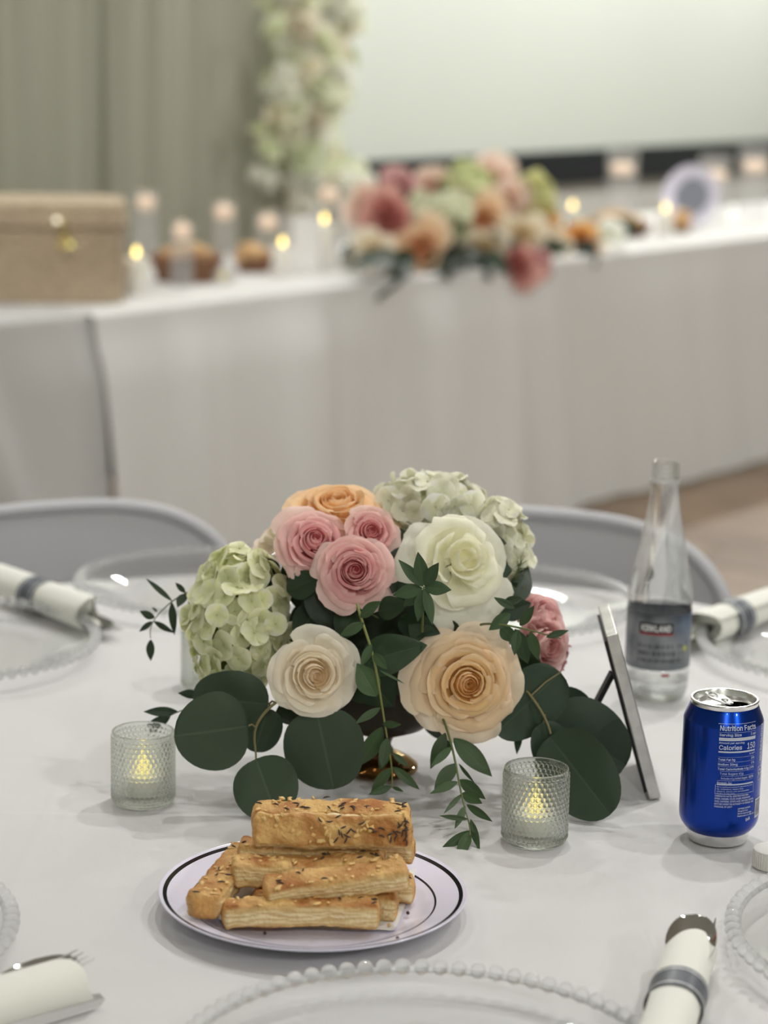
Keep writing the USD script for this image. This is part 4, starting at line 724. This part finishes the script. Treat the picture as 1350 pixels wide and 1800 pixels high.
def napkin_roll(label, where, mouth, tail, L=.20, r=.0205, cut=.030, band_at=.085, fl=1.0):
    """mouth, tail: two points on the cloth along the axis; the cutlery looks out at the mouth"""
    y = unit(mouth - tail); y[2] = 0; y = unit(y); x = np.cross(y, V(0, 0, 1)); R_ = np.stack([x, y, V(0, 0, 1)], 1); o = mouth - y * L; o = V(o[0], o[1], TZ)
    t = thing('napkin_roll', label, 'napkin', o, R_); na, nl = 220, 30; a = np.linspace(0, 2 * PI * 3.75, na); l = np.linspace(0, 1, nl); A, S = np.meshgrid(a, l, indexing='ij')
    rr = r * (.30 + .74 * A / (2 * PI * 3.75)) * (1 + .06 * (S - .4)) + .0006 * noise(np.stack([A * 2, S * 5, 0 * A], -1), len(label)); th = A - PI * .70 + PI * .0
    Lm = L - cut * np.clip(np.cos(th - PI * .30 - PI / 2), -1, 1) * .5 - cut * .3 * np.cos(2 * th); Y = S * Lm; Zc = rr * np.sin(th) * .92 * fl; X = rr * np.cos(th) * 1.04
    Z = np.maximum(Zc + r * .97 * fl, .0006 + .0001 * A); obj('rolled_napkin', (np.stack([X, Y, Z], -1).reshape(-1, 3), tris(quads(na, nl))), M_NAPKIN, t, True)
    def sleeve(y0, y1, rad, mt, nm, par=t): b = np.arange(72) * 2 * PI / 72; yy = np.linspace(y0, y1, 4); Bb, Yy = np.meshgrid(b, yy, indexing='ij'); k = rad * (1 + .06 * (Yy / L - .4)); return obj(nm, (np.stack([k * 1.04 * np.cos(Bb), Yy, np.maximum(k * .92 * fl * np.sin(Bb) + r * .97 * fl, .0008)], -1).reshape(-1, 3), tris(quads(72, 4, True))), mt, par, True)
    ym = L - band_at; q_ = r * 1.062; bnd = sleeve(ym - .016, ym + .016, q_ + .0004, M_BAND, 'band'); sleeve(ym + .0105, ym + .0120, q_ + .0007, M_BANDLINE, 'band_line', bnd); sleeve(ym - .0120, ym - .0105, q_ + .0007, M_BANDLINE, 'band_line', bnd)
    return o, R_, L, r
o, R_, L_, r_ = napkin_roll('white napkin roll with grey band at lower right, spoon sticking out', 0, on(1212, 1712), on(1168, 1860), L=.27, r=.0176, cut=.034)
make_fork('fork behind the spoon in the lower right napkin roll', o + R_ @ V(.004, L_ - .026, .0190), R_ @ rx(.20)); make_spoon('shiny spoon standing out of the lower right napkin roll', o + R_ @ V(.001, L_ - .044, .0225), R_ @ rx(.28))
o, R_, L_, r_ = napkin_roll('white napkin roll at the lower left corner with fork tips showing', 0, on(126, 1764), on(-36, 1812), cut=.02, band_at=.15, fl=.8)
make_fork('fork in the lower left napkin roll', o + R_ @ V(-.006, L_ - .040, .0215), R_ @ rx(.10)); make_spoon('spoon behind the fork in the lower left napkin roll', o + R_ @ V(-.012, L_ - .050, .0230), R_ @ rx(.06)); make_knife('knife tip peeping from the lower left napkin roll', o + R_ @ V(.016, L_ - .076, .0060), R_ @ ry(1.35))
o, R_, L_, r_ = napkin_roll('white napkin roll with dark band between two chargers, far left', 0, on(162, 1112), on(20, 1058), band_at=.105)
make_fork('blurred fork in the far left napkin roll', o + R_ @ V(-.003, L_ - .014, .013), R_ @ rx(-.10)); make_spoon('blurred spoon in the far left napkin roll', o + R_ @ V(.004, L_ - .024, .018), R_ @ rx(-.06))
o, R_, L_, r_ = napkin_roll('white napkin roll with dark band at the right edge behind the can', 0, on(1222, 1140), on(1350, 1092), L=.17, band_at=.075)
make_spoon('blurred spoon in the napkin roll at the right edge', o + R_ @ V(.004, L_ - .020, .020), R_ @ rx(-.05))

cp = on(1353, 1522); ct = thing('bottle_cap', 'small white screw cap lying at the right edge near the can', 'bottle cap', cp); obj('cap_top', lathe([(0, .0155), (.0128, .0155), (.0140, .0145), (.0140, .0135), (0, .0135)], 48), M_WAX, ct)
obj('cap_ribs', join([lathe([(.0136, 0), (.0136, .0140), (.0128, .0140), (.0128, 0)], 48)] + [mv(box(.0009, .0010, .0120, (.0140, 0, .0068)), (0, 0, 0), rz(k * PI / 20)) for k in range(40)]), M_WAX, ct)
# ================================================================ things on the head table, far and out of focus
def hp(x, y): return on(x, y)                          # a point of the head table's top, where the thing stands
def pxm(p): return np.linalg.norm(p - EYE) * .985 / FPX
def far_y(x, y, p): return aty(x, y, p[1])              # a point above p's footprint at the same distance
# wicker basket
bp0, bp1 = hp(-30, 548), hp(190, 540); bd = unit(bp1 - bp0); bc_ = on(98, 535) + V(-.025, .125, 0); yaw = math.atan2(LD[1], LD[0]) - .62
bsk = thing('wicker_basket', 'large rectangular lidded wicker basket at the far left on the white-clothed side table', 'basket', bc_, rz(yaw)); BW_, BD_ = .325, .25
def rrect(w_, d_, r, n=10): return np.array(sg.box(-w_ / 2 + r, -d_ / 2 + r, w_ / 2 - r, d_ / 2 - r).buffer(r, n).exterior.coords)
def coil(w_, d_, z, rad, seed):
    p = rrect(w_, d_, .045); L = sg.LineString(p); n = 220; q = np.array([L.interpolate(t, True).coords[0] for t in np.linspace(0, 1, n)]); ph = np.arange(n) * PI + seed * PI
    wob = .0035 * np.sin(np.linspace(0, 2 * PI * 46, n) + seed * PI); nr = q / np.linalg.norm(q, axis=1, keepdims=True); q = q + nr * wob[:, None]
    v, f = tube(np.c_[q, np.full(n, z)], rad, 6, False); c = np.asarray(lin(190, 172, 148)) * (.82 + .36 * noise(v * V(60, 60, 90), seed))[:, None]; return (v, f), c
bh = .175
for k in range(13): m_, c_ = coil(BW_ - .01 + .01 * (k / 12), BD_ - .01 + .01 * (k / 12), .008 + k * .0135, .0085, k); obj('woven_row', m_, M_WICKER, bsk, True, c_)
lv = extr(sg.Polygon(rrect(BW_ - .02, BD_ - .02, .04)), .17); obj('lining', mv(lv, (0, 0, .004)), plain('basket_lining', lin(176, 158, 132), .9), bsk)
for k in range(4): m_, c_ = coil(BW_ + .015 - .004 * k, BD_ + .015 - .004 * k, bh + .014 + k * .0135, .0085, 20 + k); obj('lid_row', m_, M_WICKER, bsk, True, c_ * 1.06)
tv, tf = extr(sg.Polygon(rrect(BW_ - .01, BD_ - .01, .04)), .012); obj('lid_top', mv((tv, tf), (0, 0, bh + .052)), M_WICKER, bsk, True, np.tile(lin(194, 176, 150), (len(tv), 1)))
clasp = obj('clasp', mv(rbox(.018, .006, .05, .002), (.03, -BD_ / 2 - .014, bh - .0)), M_BRASS, bsk); obj('clasp_ring', tube(np.stack([.03 + .012 * np.cos(np.linspace(0, 2 * PI, 20)), np.full(20, -BD_ / 2 - .020), bh - .03 + .012 * np.sin(np.linspace(0, 2 * PI, 20))], 1), .003, 6), M_BRASS, clasp)
for (x, y, lb, mt) in ((100, 387, 'pale fairy light glowing against the basket lid', glow('fairy_light_pale', (1, .95, .72), 1.0)), (124, 430, 'yellow fairy light glowing against the basket front', glow('fairy_light_yellow', (.95, .85, .25), .7))):
    d = ray(x, y); t_ = ((bc_ - EYE) @ V(0, 1, 0) - BD_ / 2 - .032) / d[1]; o_ = obj('fairy_light', mv(ball(.006, 2), EYE + d * t_), mt); tag(o_, lb, 'light')

# candles
def pillar(label, x, ybase, ytop, wpx, yflame=None, flame=True, src=None):
    p = hp(x, ybase); k = pxm(p); h = (ybase - ytop) * k * 1.02; r = wpx * k / 2
    t = thing('pillar_candle', label, 'candle', p)
    obj('wax', lathe([(0, 0), (r, 0), (r, h * .97), (r * .93, h), (r * .6, h - .004), (0, h - .006)], 40), M_WAX, t); obj('wick', tube([V(0, 0, h - .006), V(0, 0, h + .006)], .0008, 5), M_DARK, t)
    if flame: obj('flame', mv(lathe([(0, 0), (.0062, .005), (.0068, .010), (.004, .019), (0, .027)], 16), (0, 0, h + .004)), M_FLAME2, t)
    return t
pillar('white pillar candle with yellow flame right beside the wicker basket', 240, 517, 455, 44)
pillar('white pillar candle with yellow flame right of the small bread basket', 496, 484, 436, 38)
pillar('tall white pillar candle behind the white card, left of the flower arrangement', 569, 475, 395, 40)
pillar('white pillar candle with flame at right end of the flower arrangement', 1004, 425, 370, 24)
pillar('white pillar candle with flame standing before the propped white plate', 1168, 415, 374, 28)
def tumbler(label, x, ybase, ytop, wpx):
    p = hp(x, ybase); k = pxm(p); h = (ybase - ytop) * k * 1.02; r = wpx * k / 2; t = thing('glass_cylinder_vase', label, 'vase', p)
    obj('glass_cylinder', lathe([(0, .004), (r - .003, .004), (r - .003, h), (r, h), (r, 0), (0, 0)], 48), M_CYL, t); return p, h, r, t
def floating(label, p, z, r):
    t = thing('floating_candle', label, 'candle', p + V(0, 0, z)); obj('wax_disc', lathe([(0, -.014), (r * .75, -.013), (r, .004), (r * .95, .016), (r * .6, .022), (0, .022)], 32), M_GLOWWAX, t)
    obj('flame', mv(lathe([(0, 0), (.0035, .005), (.0035, .009), (0, .016)], 12), (0, 0, .021)), M_FLAME3, t)
for lb, x, yb, yt, w_, yc in (('at the left end, right of the basket', 256, 474, 338, 44, 360), ('in front of the bread basket', 320, 502, 392, 42, 410), ('behind the right end of the bread basket', 393, 492, 356, 44, 376), ('behind the small bread basket', 470, 472, 372, 44, 394), ('at the foot of the white flower column', 576, 462, 326, 46, 346),
                              ('right of the arrangement before the dark rail', 1090, 398, 266, 54, 300), ('beside the propped plate, right', 1252, 392, 276, 54, 312), ('at the right edge of the picture', 1322, 386, 262, 54, 296)):
    p, h, r, t = tumbler('clear glass cylinder vase ' + lb, x, yb, yt, w_); z = (yb - yc) * pxm(p); floating('glowing peach floating candle in the glass cylinder ' + lb, p, z, r * .78)
def low_votive(label, x, yb): p = hp(x, yb); t = thing('small_votive', label, 'candle', p); obj('cup', lathe([(0, .003), (.022, .003), (.024, .036), (.026, .036), (.024, 0), (0, 0)], 32), M_CYL, t); obj('flame', mv(lathe([(0, 0), (.008, .006), (.008, .012), (0, .024)], 16), (0, 0, .012)), M_FLAME, t)
low_votive('small lit votive at the left tip of the flower arrangement', 612, 474); low_votive('small lit votive at front of the bread basket', 392, 500)
# bread
def roll_mesh(r, seed): v, f = ball(1, 3); v = v * V(1.35, 1, .75) * r * (1 + .22 * (fbm(v * 2 + seed, 3, seed) - .5))[:, None]; c = lerp(lin(166, 114, 70), lin(232, 200, 150), np.clip(fbm(v * 60, 3, seed), 0, 1)[:, None]); return (v, f), c
bread_proto = []
for s_ in range(2):
    m_, c_ = roll_mesh(.027, s_ + 3); bread_proto.append((m_, c_))
def bread_basket(label, x, yb, wpx, hpx, n, seed):
    p = hp(x, yb); k = pxm(p); R = wpx * k / 2; h = hpx * k; g = np.random.default_rng(seed); t = thing('bread_basket', label, 'basket', p)
    for i in range(5): a = np.linspace(0, 2 * PI, 60); rr = R * (.78 + .22 * i / 4) + .002 * np.sin(a * 24 + i * PI); v, f = tube(np.stack([rr * np.cos(a), rr * .8 * np.sin(a), np.full(60, .006 + i * h / 4.6)], 1), h / 8.6, 6, False); obj('woven_row', (v, f), M_WICKER, t, True, np.tile(lin(140, 104, 80), (len(v), 1)) * (.8 + .4 * noise(v * 70, seed))[:, None])
    obj('basket_bottom', lathe([(0, .004), (R * .72, .004), (R * .72, .001), (0, .001)], 40), plain('basket_brown_%d' % seed, lin(110, 76, 54), .8), t)
    for i in range(n):
        a = i * 2.4; q = p + V(R * .62 * math.cos(a) * (i / n) ** .5, R * .5 * math.sin(a) * (i / n) ** .5, h * .8 + .022 * (1 - i / n) + .014 * g.random()); m_, c_ = bread_proto[i % 2]
        o_ = obj('bread_roll', mv(m_, q, rz(g.random() * 6)), M_BREAD, None, True, c_); tag(o_, 'golden bread roll heaped in the ' + label.split(' standing')[0].split(' at ')[0], 'bread', 'bread rolls in the ' + label.split(' standing')[0].split(' at ')[0])
bread_basket('round brown bread basket standing between two candles, left of centre', 328, 494, 122, 44, 9, 1)
bread_basket('small square brown bread basket standing left of the yellow candle', 446, 478, 62, 26, 5, 2)
bread_basket('low brown bread platter standing right of the flower arrangement', 1085, 414, 120, 22, 9, 3)
bread_basket('little brown bread dish standing under the propped white plate', 1196, 409, 34, 14, 3, 4)
# white card, propped plate
p = hp(538, 478); k = pxm(p); t = thing('menu_card', 'upright blank white card standing between candles left of the flowers', 'card', p, rz(.35)); obj('card_sheet', mv(box(46 * k, .004, 98 * k), (0, 0, 49 * k + .002), rx(-.12)), M_CARD, t); obj('card_foot', box(50 * k, .03, .006, (0, .012, .003)), M_CARD, t)
p = hp(1215, 400); k = pxm(p); rp = 54 * k; t = thing('propped_plate', 'white round plate propped upright on the head table at right', 'plate', p, rz(-.55))
obj('plate_disc', mv(lathe([(0, .006), (rp * .66, .004), (rp * .72, .010), (rp, .018), (rp * .99, .012), (rp * .7, .002), (0, 0)], 64), (0, 0, rp), rx(PI / 2 - .2)), M_PLATE, t); obj('plate_stand', box(.08, .06, .012, (0, .02, .006)), M_CARD, t)
obj('grey_centre', mv(lathe([(0, .009), (rp * .6, .008), (rp * .6, .006), (0, .006)], 48), (0, 0, rp), rx(PI / 2 - .2)), plain('grey_centre', lin(132, 136, 148), .5), t)
for lb, x, yb, w_, h_ in (('folded white napkin lying at the right end of the head table', 1300, 402, 70, 8), ('small white flower-shaped napkin at the right tip of the arrangement', 1072, 440, 46, 14)):
    p = hp(x, yb); k = pxm(p); n_ = 24; u = np.linspace(-1, 1, n_); U, W = np.meshgrid(u, u, indexing='ij'); Z = h_ * k * (1 - .6 * (U ** 2 + W ** 2) / 2) * (.7 + .6 * noise(np.stack([U * 3, W * 3, 0 * U], -1), 5)) * (1 - np.maximum(np.abs(U), np.abs(W)) ** 8) + .001
    o_ = obj('folded_napkin', (np.stack([U * w_ * k / 2, W * .06, Z], -1).reshape(-1, 3) + p, tris(quads(n_, n_))), M_NAPKIN, smooth=True); tag(o_, lb, 'napkin')

# ---------------------------------------------------------------- the head table's flower arrangement
kinds = {'coral': dict(cin=lin(204, 126, 120), cmid=lin(214, 144, 138), cout=lin(230, 182, 172)), 'dusty': dict(cin=lin(190, 124, 130), cmid=lin(204, 146, 148), cout=lin(220, 178, 176)), 'blush': dict(cin=lin(242, 204, 182), cmid=lin(246, 218, 202), cout=lin(250, 232, 220)),
         'peach': dict(cin=lin(214, 126, 62), cmid=lin(248, 214, 172), cout=lin(252, 232, 204), pale=.8), 'cream': dict(cin=lin(246, 228, 192), cmid=lin(250, 238, 212), cout=lin(252, 245, 228)), 'orange': dict(cin=lin(230, 164, 82), cmid=lin(240, 184, 108), cout=lin(246, 204, 140)), 'white': dict(cin=lin(244, 244, 228), cmid=lin(250, 251, 240), cout=lin(252, 253, 247))}
protos = {}
def far_rose(kind, label, x, y, rpx, n_off, face=None):
    p = atn(x, y, n_off); k = pxm(p); R = rpx * k * 1.36; face = unit(EYE - p + V(0, 0, .5)) if face is None else face
    if kind not in protos:
        t = thing('garden_rose', label, 'rose', p, frame(face, .3), R, 'roses of the head table arrangement')
        for v, f, c in rose(1.0, 20, 50 + len(protos), nu=8, nv=7, ruff=.06, **kinds[kind]): obj('petal', (v, f), M_PETAL, t, True, c)
        sv, sf = sepals(1.0, .8); obj('calyx', (sv, sf), M_STEM, t); protos[kind] = t
    else: dup(protos[kind], label, p, frame(face, x * .37), R, 'roses of the head table arrangement')
fl = [('coral', 'coral rose at the left of the head table arrangement', 682, 378, 40, .16), ('dusty', 'dusty rose above the coral one, upper left of the arrangement', 702, 338, 32, .26), ('blush', 'blush rose at the top left of the arrangement', 762, 330, 30, .30), ('blush', 'large blush rose at the very top of the arrangement, against the dark rail', 868, 318, 40, .30),
      ('blush', 'pinkish blush rose below the topmost one, right', 890, 352, 32, .20), ('peach', 'biggest peach rose with orange heart, low at centre left of arrangement', 742, 436, 48, .06), ('peach', 'peach rose with orange heart at the middle right of arrangement', 850, 386, 40, .10), ('cream', 'cream rose hanging under the right peach rose', 852, 434, 34, .05),
      ('cream', 'cream rose low at the left of the arrangement', 656, 438, 30, .12), ('blush', 'pale blush rose at the far left edge of the arrangement', 644, 362, 32, .28), ('cream', 'cream rose right of centre in the arrangement', 918, 412, 36, .08), ('orange', 'orange rose beside the lime bloom at right', 944, 388, 28, .14), ('coral', 'coral rose hanging over the table edge', 905, 466, 34, -.02),
      ('dusty', 'dusty rose hanging over the table edge right of the coral one', 938, 462, 26, .0), ('orange', 'orange rose low at the right end of the arrangement', 1018, 425, 30, .08), ('white', 'white bloom at the right tip of the arrangement', 1066, 420, 28, .14), ('cream', 'small cream rose left of the low orange rose', 972, 432, 24, .08), ('dusty', 'mauve rose peeping behind the peach rose, top middle', 808, 352, 24, .22), ('blush', 'small blush rose at top right of the arrangement', 945, 340, 22, .24)]
for a in fl: far_rose(*a)
def far_hyd(label, x, y, rx_, ry_, n_off, c0, c1, seed):
    p = atn(x, y, n_off); k = pxm(p); hydrangea(label, p, (rx_ * k, ry_ * k, rx_ * k * .8), unit(EYE - p), 34, 22 * k, seed, c0, c1, CG, group=None, variants=3)
far_hyd('lime green hydrangea at the top of the head table arrangement', 818, 328, 44, 34, .26, lin(240, 245, 200), lin(218, 228, 154), 61)
far_hyd('pale green hydrangea in the middle of the head table arrangement', 766, 380, 60, 34, .14, lin(244, 246, 220), lin(222, 228, 184), 62)
far_hyd('yellow-green hydrangea at the right of the head table arrangement', 940, 360, 28, 44, .18, lin(240, 240, 186), lin(222, 222, 140), 63)
g = np.random.default_rng(9); fo = thing('arrangement_foliage', 'dark green leaves under and between the head table roses', 'foliage', head((atn(820, 430, .15) - T0) @ TD, .15))
o0 = head((atn(820, 430, .15) - T0) @ TD, .15)
for i in range(80):
    x = 610 + 470 * g.random(); yc = 455 - (x - 610) * .055; up = i % 5; y = yc - 14 + 24 * g.random() if up == 0 else yc - g.random() * (100 if 650 < x < 960 else 40); n_ = (.03 + .08 * g.random()) if up == 0 else (.24 + .12 * g.random()); b = atn(x, y, n_); e = atn(x + g.normal() * 40, y + 12 + g.normal() * 22, n_ - .09)
    if b[2] < TZ + .01: b[2] = TZ + .012
    (v, f), c = leaf_mesh(b - o0, e - o0, .045 + .03 * g.random(), 'ovate', (0, -1, .5), .15, .2, lin(46, 60, 44) * (1 + .2 * g.normal()), i, 7); obj('leaf', (v, f), M_LEAF, fo, True, c)
fbx = rbox(.62, .12, .07, .02); obj('flower_foam', mv(fbx, V(0, 0, .037) + TN * .06, rz(math.atan2(TD[1], TD[0]))), M_FOAM, fo)

# ---------------------------------------------------------------- column of white flowers at the curtain's edge
g = np.random.default_rng(15); NC = 1.45; base = atn(548, 600, NC); cx_s = (atn(548, 200, NC) - T0) @ TD; colo = head(cx_s, NC, 0)
fc = thing('flower_column', 'tall column of white and cream flowers with greenery at the right edge of the curtain', 'flower column', colo); obj('pole', tube([V(0, 0, 0), V(0, 0, 2.5)], .03, 10), M_STEM, fc)
bl = []
for s_ in range(4): bl.append(join([(v, f) for v, f, c in rose(1.0, 14, 80 + s_, (1, 1, 1), (1, 1, 1), (1, 1, 1), nu=6, nv=6, ruff=.15, roll=.12)]))
BC = [lin(250, 251, 238), lin(252, 252, 242), lin(244, 247, 222), lin(250, 242, 224), lin(242, 247, 218)]
def colpx(y):                                            # how the column leans in the picture
    return 545 + 14 * math.sin(y * .021) + (18 if y > 250 else 0) * (y - 250) / 110
for i in range(150):
    y = -60 + 440 * (i + g.random()) / 150; half = 62 + 12 * math.sin(y * .05); x = colpx(y) + half * g.uniform(-1, 1); n_ = NC + g.uniform(-.10, .03); p = atn(x, y, n_) - colo; k = pxm(p + colo); R = (18 + 17 * g.random()) * k; face = unit(EYE - p - colo + g.normal(size=3) * 3.0)
    v, f = bl[i % 4]; c = BC[g.integers(5)] * (1 + .05 * g.normal()); obj('blossom', mv((v * R, f), p, frame(face, g.random() * 6)), M_PETAL, fc, True, np.tile(c, (len(v), 1)))
for (x, y, r) in ((618, 322, 30), (596, 318, 22), (640, 318, 20), (450, 305, 16), (470, 318, 18), (600, 375, 22)):
    p = atn(x, y, NC - .1) - colo; k = pxm(p + colo); v, f = bl[int(x) % 4]; obj('blossom', mv((v * r * k, f), p, frame(unit(EYE - p - colo), x)), M_PETAL, fc, True, np.tile(BC[1], (len(v), 1)))
for i in range(80):
    y = -60 + 450 * g.random(); x = colpx(y) + 66 * g.uniform(-1, 1); b = atn(x, y, NC + .0 + .05 * g.random()) - colo; e = b + unit(V(*g.normal(size=3)) + V(0, -.6, 0)) * (.07 + .05 * g.random()); (v, f), c = leaf_mesh(b, e, .03 + .02 * g.random(), 'ovate', (0, -1, .3), .1, .2, lin(190, 196, 150) * (1 + .15 * g.normal()), i, 6); obj('leaf', (v, f), M_LEAF, fc, True, c)
